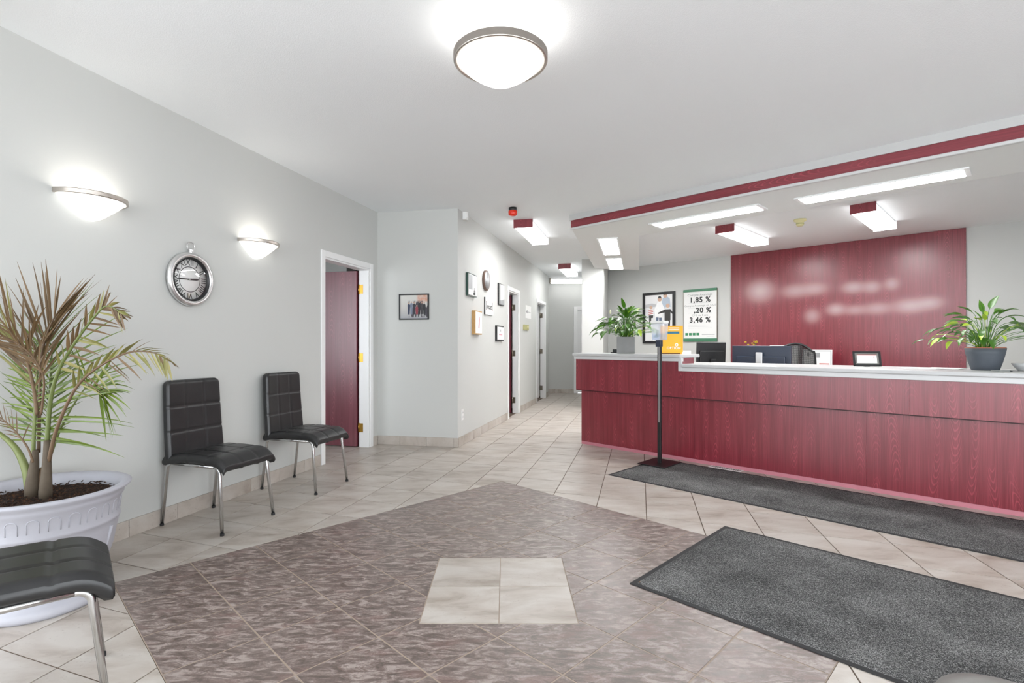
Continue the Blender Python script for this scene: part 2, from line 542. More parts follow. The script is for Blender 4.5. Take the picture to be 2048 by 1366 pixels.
# side room behind the left wall, and the outer envelope
wall('wall_side_room', 'wall of the bright side room beyond the open door', (wpt(WL, -3.6, 3.0), R_L), 0, 4.6)
WSN = (wpt(WL, -3.6, 0.12), R_L + pi / 2)
wall('wall_side_room_near', 'near side wall of the side room with an added window', WSN, 0, 3.0, holes=[(0.5, 2.5, 0.6, 2.4)])
MBs = MB().box(0.9, 1.02, 0.12, 3.12, 0, CEIL); struct(MBs.build('wall_side_room_far', 'wall', loc=WL[0], rz=R_L), 'far side wall of the side room')
MBs = MB().box(0.3, 6.9, 1.6, 1.72, 0, CEIL); struct(MBs.build('wall_back_rooms', 'wall', loc=WC[0], rz=R_C), 'rear wall of the rooms off the corridor')
for i, a in enumerate((3.7, 6.7)):
    q = MB().box(a, a + 0.1, 0.12, 1.6, 0, CEIL); struct(q.build('wall_between_rooms', 'wall', loc=WC[0], rz=R_C), 'cross wall between rooms off the corridor')

struct(box('ceiling', (-6.5, 9.5, -3.2, 13.6, CEIL, CEIL + 0.15), 'ceiling'), 'white stippled ceiling')

# ---- windows (behind the camera) with glass and frames
def window(n, fr, x0, x1, z0, z1, mull, label):
    f = MB(); t = 0.05
    f.box(x0, x1, 0.03, 0.09, z0, z0 + t).box(x0, x1, 0.03, 0.09, z1 - t, z1)
    f.box(x0, x0 + t, 0.03, 0.09, z0, z1).box(x1 - t, x1, 0.03, 0.09, z0, z1)
    for k in range(1, mull):
        xm = x0 + (x1 - x0) * k / mull
        f.box(xm - t / 2, xm + t / 2, 0.03, 0.09, z0, z1)
    o = struct(f.build('window_%d' % n, 'white', loc=fr[0], rz=fr[1]), label)
    for k in range(mull):
        a = x0 + (x1 - x0) * k / mull; b = x0 + (x1 - x0) * (k + 1) / mull
        MB().box(a + t / 2, b - t / 2, 0.058, 0.062, z0 + t / 2, z1 - t / 2).build('pane', 'pane', o)
    # portal: guides the sky light through the opening
    l = bpy.data.lights.new('sky_portal', 'AREA'); l.shape = 'RECTANGLE'; l.size = x1 - x0; l.size_y = z1 - z0
    l.cycles.is_portal = True
    p = bpy.data.objects.new('sky_portal', l); COL.objects.link(p)
    p.location = wpt(fr, (x0 + x1) / 2, 0.13, (z0 + z1) / 2)
    p.rotation_euler = (-pi / 2, 0, fr[1])          # faces the room
window(1, WL, -8.0, -4.0, 0.05, 2.5, 4, 'wide three-pane window in the left wall')
window(2, WR, 0.3, 4.3, 0.25, 2.5, 4, 'wide window in the rear wall')
window(3, WEN, -1.9, 0.6, 0.25, 2.5, 3, 'window beside the entrance doors')
window(4, WEN, -4.3, -2.1, 0.0, 2.5, 2, 'glazed entrance doors')
window(5, WSN, 0.5, 2.5, 0.6, 2.4, 2, 'unseen window added to light the side room')  # added window, out of view, placed to light the open door leaf

# ---- floor
def clip(poly, n, d, inside=True):
    out = []; k = len(poly)
    for i in range(k):
        a, b = poly[i], poly[(i + 1) % k]
        da = a[0] * n[0] + a[1] * n[1] - d; db = b[0] * n[0] + b[1] * n[1] - d
        if not inside: da, db = -da, -db
        if da <= 0: out.append(a)
        if (da < 0 < db) or (db < 0 < da):
            t = da / (da - db); out.append((a[0] + (b[0] - a[0]) * t, a[1] + (b[1] - a[1]) * t))
    return out
def area(p):
    return abs(sum(p[i][0] * p[(i + 1) % len(p)][1] - p[(i + 1) % len(p)][0] * p[i][1] for i in range(len(p)))) / 2 if len(p) > 2 else 0
def planes(poly):
    k = len(poly); r = []
    s = sum(poly[i][0] * poly[(i + 1) % k][1] - poly[(i + 1) % k][0] * poly[i][1] for i in range(k))
    for i in range(k):
        a, b = poly[i], poly[(i + 1) % k]
        n = (b[1] - a[1], -(b[0] - a[0])) if s > 0 else (-(b[1] - a[1]), b[0] - a[0])
        L = hypot(*n); n = (n[0] / L, n[1] / L); r.append((n, n[0] * a[0] + n[1] * a[1]))
    return r
def subtract(poly, Q, grow=0.0):
    res = []; cur = poly
    for n, d in planes(Q):
        o = clip(cur, n, d + grow, False)
        if area(o) > 1e-5: res.append(o)
        cur = clip(cur, n, d + grow, True)
        if area(cur) < 1e-6: break
    return res
def shrink(poly, g):
    cur = poly
    for n, d in planes(poly): cur = clip(cur, n, d - g, True)
    return cur

floor = struct(box('floor', (-6.5, 9.5, -3.2, 13.6, -0.12, -0.003), 'grout'), 'beige tiled floor with a dark tiled square')
P2 = lambda s, n: tuple(off(s, n)[:2])
DS0, DS1, DN0, DN1 = -3.17, -0.49, 0.44, 3.12
DARK = [P2(DS0, DN0), P2(DS1, DN0), P2(DS1, DN1), P2(DS0, DN1)]
box_in = 0.334
cxi, cyi = -0.03, 2.516
INS = [(cxi - box_in, cyi - box_in), (cxi + box_in, cyi - box_in), (cxi + box_in, cyi + box_in), (cxi - box_in, cyi + box_in)]
room = [P2(2.4, -0.9), P2(2.4, 4.97), P2(-3.6, 4.97), (1.377, 9.45), (2.2, 12.5), (0.2, 12.5), tuple(wpt(WC, cz(11.9))[:2]),
        tuple(WC[0][:2]), tuple(WL[0][:2]), tuple(wpt(WL, -8.2)[:2])]
def inside(p, poly):
    r = False; k = len(poly)
    for i in range(k):
        a, b = poly[i], poly[(i + 1) % k]
        if (a[1] > p[1]) != (b[1] > p[1]) and p[0] < (b[0] - a[0]) * (p[1] - a[1]) / (b[1] - a[1]) + a[0]: r = not r
    return r
def tile_mb(polys):
    mb = MB()
    for p in polys: mb.prism(p, -0.009, 0.0)
    return mb
MB().prism(DARK, -0.05, -0.0012).build('grout_bed', 'darkgrout', floor)
room2 = [tuple(wpt(WL, a, b)[:2]) for a, b in ((-3.5, 0), (0.8, 0), (0.8, 2.95), (-3.5, 2.95))]
O0 = (-0.7517, 5.2653); TA = (0.3281, -0.1192); TB = (0.0871, 0.3383)
lt = []
for i in range(-16, 24):
    for j in range(-24, 24):
        o = (O0[0] + i * TA[0] + j * TB[0], O0[1] + i * TA[1] + j * TB[1])
        q = [o, (o[0] + TA[0], o[1] + TA[1]), (o[0] + TA[0] + TB[0], o[1] + TA[1] + TB[1]), (o[0] + TB[0], o[1] + TB[1])]
        c = (o[0] + (TA[0] + TB[0]) / 2, o[1] + (TA[1] + TB[1]) / 2)
        if not any(inside(p, room) or inside(p, room2) for p in q + [c]): continue
        q = shrink(q, 0.0033)
        ps = subtract(q, DARK, 0.0022)
        if not ps: continue
        if c[1] > 0.3:
            px = CX + FPX * c[0] / c[1]; py = CY + FPX * H / c[1]
            vis = -120 < px < 2150 and py < 1480
        else: vis = False
        lt.append((0 if vis else 1, hypot(*c), ps))
lt.sort(key=lambda t: t[:2])
rest = []
for k, (nv, d, ps) in enumerate(lt):
    if k < 290 and not nv: tile_mb(ps).build('tile', 'ltile', floor)
    else: rest += ps
r_ = tile_mb(rest).build('tiles_out_of_view', 'ltile', floor); r_['kind'] = 'stuff'
for i in range(8):
    for j in range(8):
        s0 = DS0 + 0.335 * i; n0 = DN0 + 0.335 * j
        q = shrink([P2(s0, n0), P2(s0 + .335, n0), P2(s0 + .335, n0 + .335), P2(s0, n0 + .335)], 0.0036)
        ps = subtract(q, INS, 0.0028)
        if ps: tile_mb(ps).build('dark_tile', 'dtile', floor)
for i in range(2):
    for j in range(2):
        x0 = cxi - box_in + i * box_in; y0 = cyi - box_in + j * box_in; g = 0.0022
        MB().prism([(x0 + g, y0 + g), (x0 + box_in - g, y0 + g), (x0 + box_in - g, y0 + box_in - g), (x0 + g, y0 + box_in - g)], -0.009, 0).build('tile', 'ltile', floor)

MB().prism([P2(-3.62, 5.02), P2(2.38, 5.02), P2(2.38, 9.15), P2(-5.0, 9.15)], -0.009, 0.0).build('office_flooring', 'ltile', floor)
# ---- tiled baseboards
def baseboard(name, label, fr, spans, start, pitch=0.337, hgt=0.105):
    root = None
    mb = MB()
    for a, b in spans: mb.box(a, b, -0.0075, 0.0, 0, hgt - 0.003)
    root = struct(mb.build(name, 'grout', loc=fr[0], rz=fr[1]), label)
    for a, b in spans:
        k = math.floor((a - start) / pitch)
        while start + k * pitch < b:
            x0 = max(a, start + k * pitch + 0.0015); x1 = min(b, start + (k + 1) * pitch - 0.0015)
            if x1 - x0 > 0.012:
                MB().box(x0, x1, -0.011, -0.002, 0.001, hgt).build('tile', 'ltile', root)
            k += 1
zl = lambda Z: (Z - 6.11) / cos(A_L)
baseboard('baseboard_left', 'beige tile baseboard along the left wall', WL, [(-5.4, D1[0] - 0.07), (D1[1] + 0.07, -0.012)], zl(3.157))
baseboard('baseboard_front', 'beige tile baseboard under the framed photo', WS, [(0.0, 0.992)], 0.285, 0.325)
baseboard('baseboard_corridor', 'beige tile baseboard along the corridor', WC, [(0.0, D2[0] - 0.07), (D2[1] + 0.07, D3[0] - 0.07), (D3[1] + 0.07, cz(11.77))], 0.2)
baseboard('baseboard_end', 'tile baseboard at the corridor end', WE, [(1.0, 2.44)], 0.0, 0.33)

# ---- doors: casing, jambs, leaf, hinges
def casing(root, x0, x1, zt, w=0.062, thick=0.12):
    mb = MB().box(x0 - w, x0, -0.016, 0, 0, zt + w).box(x1, x1 + w, -0.016, 0, 0, zt + w).box(x0, x1, -0.016, 0, zt, zt + w)
    mb.build('casing', 'white', root, bevel=0.004)
    jb = MB().box(x0, x0 + 0.018, 0, thick, 0, zt).box(x1 - 0.018, x1, 0, thick, 0, zt).box(x0 + 0.018, x1 - 0.018, 0, thick, zt - 0.018, zt)
    jb.build('jamb', 'white', root)
def leaf_door(n, label, fr, D, leafmat_, hingemat, ang, thick=0.12, leaf_label=None):
    x0, x1 = D
    root = bpy.data.objects.new('door_%d' % n, None); COL.objects.link(root)
    root.location = fr[0]; root.rotation_euler = (0, 0, fr[1]); struct(root, label)
    casing(root, x0, x1, DZ, thick=thick)
    wdt = x1 - x0 - 0.04
    lf = MB().box(0, wdt, -0.02, 0.02, 0.008, DZ - 0.022).build('leaf', leafmat_, root, bevel=0.002, label=leaf_label)
    lf.location = (x1 - 0.02, thick + 0.022, 0); lf.rotation_euler = (0, 0, ang)
    for hz in (0.22, 1.02, 1.80):
        hb = MB().tube([(x1 - 0.021, thick + 0.004, hz - 0.055), (x1 - 0.021, thick + 0.004, hz + 0.055)], 0.008, 8)
        hb.box(x1 - 0.0205, x1 - 0.0165, thick - 0.05, thick, hz - 0.05, hz + 0.05)
        hb.build('hinge', hingemat, root)
    return root, lf, wdt
r1, lf, wd = leaf_door(1, 'white-cased doorway with an open dark red door', WL, D1, 'door', 'brass', radians(92), leaf_label='dark red wood door leaf standing open')
kb = MB().lathe([(0, -0.07), (0.026, -0.066), (0.03, -0.05), (0.012, -0.035), (0.012, -0.02)], 16, axis='y', c=(wd - 0.07, 0, 1.0))
kb.build('knob', 'brass', lf)
leaf_door(2, 'narrow corridor doorway with a dark red door just open', WC, D2, 'door', 'steel', radians(91), thick=0.10)
leaf_door(3, 'far corridor doorway with white casing and door', WC, D3, 'white', 'steel', radians(97), thick=0.10)
r4 = bpy.data.objects.new('door_4', None); COL.objects.link(r4); r4.location = WE[0]; struct(r4, 'white door at the far end of the corridor')
casing(r4, 2.51, 3.35, 2.0, 0.08)
MB().box(2.53, 3.33, 0.03, 0.07, 0.01, 1.98).build('leaf', 'whiteg', r4)

# ---- soffit above the counter (front beam and a leg back along the corridor)
SB = 2.54
mb = MB()
SN0, SN1 = 4.97, 5.86
fl_, fr_ = Vector((0.79, 6.235, 0)), off(2.4, SN0)
leg_l = fl_ + pd * 3.32; leg_r = off(-3.47, SN1) + pd * 3.15
pf = [tuple(fl_[:2]), tuple(fr_[:2]), tuple(off(2.4, SN1)[:2]), tuple(off(-3.47, SN1)[:2])]
mb.prism(pf, SB + 0.01, CEIL)
mb.prism([tuple(fl_[:2]), tuple(off(-3.47, SN1)[:2]), tuple(leg_r[:2]), tuple(leg_l[:2])], SB + 0.01, CEIL)
so = struct(mb.build('trim_soffit', 'soffit'), 'pale dropped soffit over the reception counter')
fmb = MB().box(-3.865, 2.39, SN0 - 0.028, SN0 + 0.0, CEIL - 0.068, CEIL)
fmb.build('fascia_top', plain('fascia_grey', (190, 190, 189), .6, var=.01), so).rotation_euler = (0, 0, R_O)
fmb = MB().box(-3.855, 2.39, SN0 - 0.016, SN0 + 0.0, SB + 0.026, CEIL - 0.068)
fmb.build('fascia_band', 'woodtrim', so, label='dark red wood band').rotation_euler = (0, 0, R_O)
fmb = MB().box(-3.865, 2.39, SN0 - 0.032, SN0 + 0.012, SB, SB + 0.026)
fmb.build('fascia_lip', 'trimgrey', so, bevel=0.008).rotation_euler = (0, 0, R_O)

# ================================================================ LIGHT FITTINGS
def wrap_light(name, label, loc, rz, length=1.22, wid=0.235, hgt=0.098, group=None, end='wood', lamp='tube'):
    """surface fluorescent box: local x across, y along, hangs from z=0 downwards"""
    t = thing(name, label, 'ceiling light', loc, rz, group)
    MB().box(-wid / 2 - .004, wid / 2 + .004, 0, 0.018, -hgt - .004, 0).build('end_cap', end, t)
    MB().box(-wid / 2 - .004, wid / 2 + .004, length - 0.012, length, -hgt - .004, 0).build('end_cap', 'white', t)
    MB().box(-wid / 2 + .01, wid / 2 - .01, 0.018, length - .012, -0.02, 0).build('housing', 'white', t)
    MB().box(-wid / 2, wid / 2, 0.018, length - .012, -hgt, -0.02).build('diffuser', lamp, t, bevel=0.012)
    return t
c1 = gp(1046, 438.5, CEIL); wrap_light('fluorescent_light', 'nearest corridor ceiling light with a dark wood end, next to the red beacon', (c1.x, c1.y, CEIL), -A_C, 1.16, group='wood-ended ceiling lights', lamp='tube_mid')
c2 = gp(1129, 527.3, CEIL); wrap_light('fluorescent_light', 'farther corridor ceiling light with a dark wood end', (c2.x, c2.y, CEIL), -A_C, 1.16, group='wood-ended ceiling lights', lamp='tube_mid')
wrap_light('fluorescent_light', 'left of the two wood-ended ceiling lights inside the office', off(-2.76, 6.76, CEIL), R_O, 1.27, group='wood-ended ceiling lights')
wrap_light('fluorescent_light', 'right of the two wood-ended ceiling lights inside the office', off(-1.265, 6.8, CEIL), R_O, 1.27, group='wood-ended ceiling lights')
t = thing('fluorescent_light', 'white tube light across the far end of the corridor', 'ceiling light', (1.02, 12.2, CEIL), 0)
MB().box(0, 1.25, -0.06, 0.06, -0.022, 0).build('housing', 'white', t)
MB().box(0.02, 1.24, -0.065, 0.065, -0.115, -0.022).build('diffuser', 'tube_low', t, bevel=0.03, seg=3)
MB().box(0, 0.02, -0.068, 0.068, -0.118, 0).build('end_cap', 'steel', t)

def troffer(label, loc, rz, lx, ly):
    t = thing('soffit_light', label, 'ceiling light', loc, rz, 'lights in the soffit over the counter')
    w = 0.022
    mb = MB().box(-lx / 2, lx / 2, -ly / 2, -ly / 2 + w, -0.014, 0).box(-lx / 2, lx / 2, ly / 2 - w, ly / 2, -0.014, 0)
    mb.box(-lx / 2, -lx / 2 + w * 1.6, -ly / 2 + w, ly / 2 - w, -0.014, 0).box(lx / 2 - w * 1.6, lx / 2, -ly / 2 + w, ly / 2 - w, -0.014, 0)
    mb.build('frame', 'white', t, bevel=0.003)
    MB().box(-lx / 2 + w * 1.6, lx / 2 - w * 1.6, -ly / 2 + w, ly / 2 - w, -0.018, -0.002).build('diffuser', 'tube', t, bevel=0.006)
SBZ = SB + 0.01
troffer('long light in the soffit, left of the two over the counter', off(-2.45, 5.475, SBZ), R_O, 1.2, 0.27)
troffer('long light in the soffit, right of the two over the counter', off(-0.93, 5.52, SBZ), R_O, 1.24, 0.27)
def qmid(*pts):
    v = sum((gp(x, y, SB) for x, y in pts), Vector((0, 0, 0))) / len(pts); v.z = SBZ; return v
troffer('nearer of the two lights in the soffit along the corridor', qmid((1193.9, 476.9), (1236.4, 476), (1242.3, 510), (1206, 510)), R_C, 1.28, 0.27)
troffer('farther of the two lights in the soffit along the corridor', qmid((1210.6, 516.8), (1244.6, 515.9), (1247.8, 538.5), (1218.3, 539.4)), R_C, 1.26, 0.27)

def bulb(parent, loc, w, r=0.04):
    l = bpy.data.lights.new('bulb', 'POINT'); l.energy = w; l.color = (1.0, 0.93, 0.84); l.shadow_soft_size = r
    o = bpy.data.objects.new('bulb', l); COL.objects.link(o); o.parent = parent; o.location = loc

cl = gp(1001, 58, CEIL)
t = thing('ceiling_lamp', 'round frosted glass bowl lamp with a nickel ring on the ceiling', 'ceiling lamp', (cl.x, cl.y, CEIL))
MB().lathe([(0.0, 0), (0.062, 0), (0.064, -0.006), (0.05, -0.02), (0.018, -0.028), (0.014, -0.03)], 32).build('canopy', 'whiteg', t)
MB().lathe([(0.012, -0.02), (0.012, -0.10)], 16).build('stem', 'brushed', t)
sp = MB()
for k in range(3):
    a = k * 2 * pi / 3 + .5; sp.tube([(0.01 * cos(a), 0.01 * sin(a), -0.10), (0.215 * cos(a), 0.215 * sin(a), -0.135)], 0.005, 6)
sp.build('support_arm', 'brushed', t)
rp = [(0.214, -0.128), (0.224, -0.126)]
for k in range(4): rp += [(0.231, -0.128 - k * .008), (0.2265, -0.1335 - k * .008)]
rp += [(0.231, -0.160), (0.226, -0.166), (0.214, -0.166), (0.214, -0.128)]
MB().lathe(rp, 72).build('ring', 'brushed', t)
MB().lathe([(0.214, -0.150), (0.205, -0.166), (0.172, -0.196), (0.130, -0.226), (0.088, -0.252), (0.050, -0.271), (0.02, -0.281), (0.0, -0.283)][::-1], 56).build('bowl', 'bowl', t)
bulb(t, (0.09, 0.02, -0.13), BULB_W * .5); bulb(t, (-0.09, 0.02, -0.13), BULB_W * .5)

def sconce(label, px, py):
    x, z = onwall(px, py, WL)
    x += 0.1875
    o = wpt(WL, x, 0, z)
    t = thing('wall_sconce', label, 'wall lamp', o, R_L, 'half-bowl wall lamps')
    R, D = 0.1875, 0.175
    MB().box(-0.05, 0.05, -0.015, 0, -0.085, -0.02).build('back_plate', 'whiteg', t, bevel=0.003)
    prof = [(1.0, 0.0), (0.93, -0.018), (0.78, -0.044), (0.61, -0.070), (0.45, -0.094), (0.30, -0.112), (0.15, -0.123), (0.0, -0.127)][::-1]
    MB().lathe([(r * (R - .008), z) for r, z in prof], 40, pi, 2 * pi, sy=D / R).build('glass_bowl', 'bowl', t)
    rp = [(R - .010, -0.014), (R - .010, 0.012), (R, 0.012), (R + .002, 0.007), (R, 0.003), (R + .002, -0.001), (R, -0.005), (R + .002, -0.009), (R, -0.014), (R - .010, -0.014)]
    MB().lathe(rp[::-1], 48, pi, 2 * pi, sy=D / R).build('rim', 'brushed', t)
    bulb(t, (0, -0.075, -0.03), BULB_W, 0.03)
sconce('larger-looking half-bowl wall lamp above the palm', 104, 378)
sconce('half-bowl wall lamp between the clock and the door', 475, 478)

# ================================================================ WALL THINGS
# pocket-watch clock
x, z = onwall(376.5, 559, WL)
t = thing('wall_clock', 'silver pocket-watch style wall clock with Roman numerals', 'clock', wpt(WL, x, 0, z), R_L)
R = 0.186
MB().lathe([(0, 0), (R - .02, 0), (R - .004, -0.010), (R, -0.022), (R - .004, -0.034), (R - .018, -0.042), (R - .034, -0.038), (R - .040, -0.024), (R - .041, -0.012)], 64, axis='y').build('case', 'silver', t)
MB().lathe([(R - .040, -0.036), (R - .048, -0.034), (R - .050, -0.012)], 64, axis='y').build('inner_bezel', 'black', t)
MB().lathe([(0, -0.0125), (R - .04, -0.0125), (R - .04, -0.008)], 64, axis='y').build('dial', 'paper', t)
MB().lathe([(0.083, -0.0128), (0.0855, -0.0138), (0.088, -0.0128)], 64, axis='y').build('dial_ring', 'ink', t)
for k, s in enumerate('XII I II III IIII V VI VII VIII IX X XI'.split()):
    a = radians(30 * k)
    nt = text_mesh('numeral', s, 0.058, 'ink', t, 0, 0, 0, bold=0.0006, extrude=0.0004)
    nt.data.transform(Matrix.Rotation(a, 4, 'Y') @ Matrix.Translation((0, -0.0135, 0.113)) @ Matrix.Scale(0.8, 4, (1, 0, 0)))
for L, wv, a in ((0.078, 0.009, radians(86)), (0.118, 0.006, radians(-92))):
    hb = MB().prism_y([(-wv / 2, -0.02), (wv / 2, -0.02), (wv * .8, L * .7), (0, L), (-wv * .8, L * .7)], -0.0165, -0.0150)
    hh = hb.build('hand', 'black', t); hh.data.transform(Matrix.Rotation(a, 4, 'Y'))
MB().lathe([(0, -0.018), (0.006, -0.017), (0.006, -0.013)], 12, axis='y').build('hub', 'silver', t)
MB().lathe([(0, -0.034), (0.06, -0.033), (0.11, -0.030), (R - .045, -0.026)], 40, axis='y').build('glass', 'clockglass', t)
MB().lathe([(0.014, R - .006), (0.016, R + .004), (0.012, R + .012), (0.016, R + .018), (0.012, R + .024), (0, R + .024)], 20, c=(0, -0.022, 0)).build('crown', 'silver', t)
lp = [(0.030 * cos(a), -0.022, R + 0.040 + 0.030 * sin(a)) for a in [2 * pi * k / 28 for k in range(29)]]
MB().tube(lp, 0.0032, 8, cap=False).build('loop', 'silver', t)

def frame_box(t, w, h, d=0.02, b=0.02, fm='black', name='frame', y1=0.0):
    mb = MB().box(-w / 2, w / 2, -d, y1, h / 2 - b, h / 2).box(-w / 2, w / 2, -d, y1, -h / 2, -h / 2 + b)
    mb.box(-w / 2, -w / 2 + b, -d, y1, -h / 2 + b, h / 2 - b).box(w / 2 - b, w / 2, -d, y1, -h / 2 + b, h / 2 - b)
    return mb.build(name, fm, t, bevel=0.0015)
def place(fr, l, r, tp, bt):
    """rect on a wall from pixel extents: left x, right x, (y top, y bottom) at the middle"""
    m = (l + r) / 2
    xa, _ = onwall(l, tp, fr); xb, _ = onwall(r, tp, fr); xm, zt = onwall(m, tp, fr); _, zb = onwall(m, bt, fr)
    return (xa + xb) / 2, (zt + zb) / 2, xb - xa, zt - zb

# group photo on the short wall
x, z, w, h = place(WS, 799, 858.5, 588, 639.5)
t = thing('framed_photo', 'black framed group photo on the short wall beside the door', 'picture', wpt(WS, x, 0, z), WS[1])
frame_box(t, w, h, 0.022, 0.014)
def photo_mat():
    n = NT('group_photo_print'); v = n.coord(); x, y, z = n.sep(v)[:3]
    base = n.ramp(n.math('MULTIPLY_ADD', z, 3.0, 0.5), [(0.0, lin((150, 152, 160))), (0.45, lin((196, 194, 190))), (1.0, lin((214, 214, 208)))])
    org = n.math('MULTIPLY', n.step(x, 0.02, 0.06), n.step(z, 0.04, 0.07))
    c = n.mix(n.math('MULTIPLY', org, n.noise(v, 40, 2)), base, lin((206, 110, 50)))
    fig = n.noise(n.mapping(v, (34, 1, 9)), 1.0, 2)
    band = n.math('MULTIPLY', n.step(fig, 0.45, 0.55), n.math('MULTIPLY', n.step(z, -0.13, -0.11), n.math('SUBTRACT', 1.0, n.step(z, 0.05, 0.08))))
    band = n.math('MULTIPLY', band, n.step(x, -0.08, -0.05))
    c = n.mix(band, c, n.mix(n.noise(v, 18, 2), lin((40, 44, 56)), lin((84, 74, 80))))
    n.base(c, 0.4); n.p.inputs['Coat Weight'].default_value = 0.6
    return n.done()
MB().box(-w / 2 + .012, w / 2 - .012, -0.012, -0.006, -h / 2 + .012, h / 2 - .012).build('print', photo_mat(), t)
# people of the group photo, printed: small flat figures
for k, (fx, sh, col) in enumerate(((-.062, .0, (52, 60, 82)), (-.03, .012, (120, 128, 146)), (.004, .004, (46, 48, 60)), (.036, -.03, (140, 60, 72)), (.066, .012, (44, 42, 48)), (.096, .004, (60, 58, 62)), (.126, .0, (38, 40, 44)))):
    fg = MB().prism_y([(fx - .011, -.088), (fx + .011, -.088), (fx + .015, -.02 + sh), (fx + .017, .02 + sh), (fx + .008, .032 + sh), (fx - .008, .032 + sh), (fx - .017, .02 + sh), (fx - .015, -.02 + sh)], -0.0126, -0.012)
    fo = fg.build('printed_figure', plain('photo_clothes', col, .5, var=.3), t)
    MB().lathe([(0, -.0127), (.0085, -.0127), (.0085, -.012)], 10, axis='y', c=(fx, 0, 0.042 + sh), smooth=False).build('printed_head', plain('photo_skin', (176, 140, 122), .5), fo)

# plaques on the corridor wall
def cplace(l, r, tp, bt): return place(WC, l, r, tp, bt)
def plaque(name, label, cat, ext, d, body, face, fmat=None, b=0.02, group='plaques on the corridor wall'):
    x, z, w, h = cplace(*ext)
    t = thing(name, label, cat, wpt(WC, x, 0, z), R_C, group)
    MB().box(-w / 2, w / 2, -d, 0, -h / 2, h / 2).build('body', body, t, bevel=0.003)
    if face: MB().box(-w / 2 + b, w / 2 - b, -d - 0.003, -d, -h / 2 + b, h / 2 - b).build('face', face, t)
    return t, w, h, d
M['glassgreen'] = plain('dark_green_glass', (46, 74, 66), 0.08)
M['woodlight'] = plain('light_oak', (190, 150, 96), 0.5, var=.15, scale=40)
M['walnut'] = plain('walnut_rim', (112, 90, 80), 0.45)
M['pinkprint'] = plain('pink_print', (206, 120, 140), 0.5)
M['greyplate'] = plain('pewter_plate', (168, 170, 172), 0.35, 0.5)
t, w, h, d = plaque('glass_plaque', 'green-edged glass award plaque, leftmost on the corridor wall', 'plaque', (931.5, 949, 548, 593), 0.03, 'glassgreen', 'paper', b=0.012)
MB().box(-w / 2 + .02, -w * .05, -d - .005, -d - .003, -h / 2 + .08, h / 2 - .02).build('photo', M['greyplate'], t)
sk = MB()
for k in range(5): sk.box(w * .08 + k * .016, w * .08 + k * .016 + .01, -d - .005, -d - .003, -h / 2 + .02, -h / 2 + .05 + .03 * (k % 3))
sk.build('skyline', 'ink', t)
x, z, w, h = cplace(963, 977, 541, 581)
t = thing('round_plaque', 'round brown-rimmed plaque at the top of the group', 'plaque', wpt(WC, x, 0, z), R_C, 'plaques on the corridor wall')
R = h / 2
MB().lathe([(0, 0), (R, 0), (R, -0.03), (R - .008, -0.034), (R - .016, -0.03)], 40, axis='y').build('rim', 'walnut', t)
MB().lathe([(0, -0.031), (R - .014, -0.031), (R - .014, -0.02)], 40, axis='y').build('face', 'greyplate', t)
t, w, h, d = plaque('narrow_plaque', 'black and pale blue rectangular plaque nearest the corridor door', 'plaque', (995, 1005.5, 568, 611), 0.022, 'black', M['paper'], b=0.012)
mb = MB().box(-w / 2 + .012, -w / 2 + .05, -d - .006, -d - .003, -h / 2 + .012, h / 2 - .012); mb.build('dark_band', 'ink', t)
MB().prism_y([(-w / 2 + .05, -h / 2 + .012), (w / 2 - .012, -h / 2 + .012), (w / 2 - .012, -h / 2 + .10), (-w / 2 + .05, -h / 2 + .07)], -d - .006, -d - .003).build('grey_corner', 'greyplate', t)
t, w, h, d = plaque('lettered_plaque', 'white plaque lettered intact between red-tipped brackets', 'plaque', (968, 983.5, 596, 630), 0.018, 'black', 'paper', b=0.0)
text_mesh('lettering', 'intact', 0.105, 'ink', t, 0, -d - 0.0045, -0.005, bold=0.001).scale = (min(1.0, w / 0.33), 1, 1)
for sgn in (-1, 1):
    xa = sgn * w * .40
    bk = MB().box(min(xa, xa + sgn * .008), max(xa, xa + sgn * .008), -d - .005, -d - .003, -h * .22, h * .27)
    bo_ = bk.build('bracket', 'ink', t)
    for za in (-.22, .25):
        MB().box(min(xa - sgn * .03, xa), max(xa - sgn * .03, xa), -d - .005, -d - .003, h * za, h * za + h * .02).build('bracket_tip', 'red', bo_)
t, w, h, d = plaque('wooden_plaque', 'light wood plaque with a pink flourish, lower left of the group', 'plaque', (943.5, 957.5, 622, 669), 0.045, 'woodlight', 'paper', b=0.014)
MB().prism_y([(-.02, -h * .22), (.012, -h * .24), (.03, h * .12), (.036, h * .26), (.012, h * .1)], -d - .005, -d - .003).build('emblem', 'pinkprint', t)
t, w, h, d = plaque('framed_certificate', 'small dark framed certificate, lowest on the corridor wall', 'picture', (990, 1003.5, 651.5, 682), 0.03, 'black', 'paper', b=0.02)
MB().box(-.012, .012, -d - .005, -d - .003, h * .1, h * .25).build('seal', 'greyink', t)
MB().box(-w * .22, w * .22, -d - .005, -d - .003, -h * .12, -h * .07).build('text_line', 'pinkprint', t)
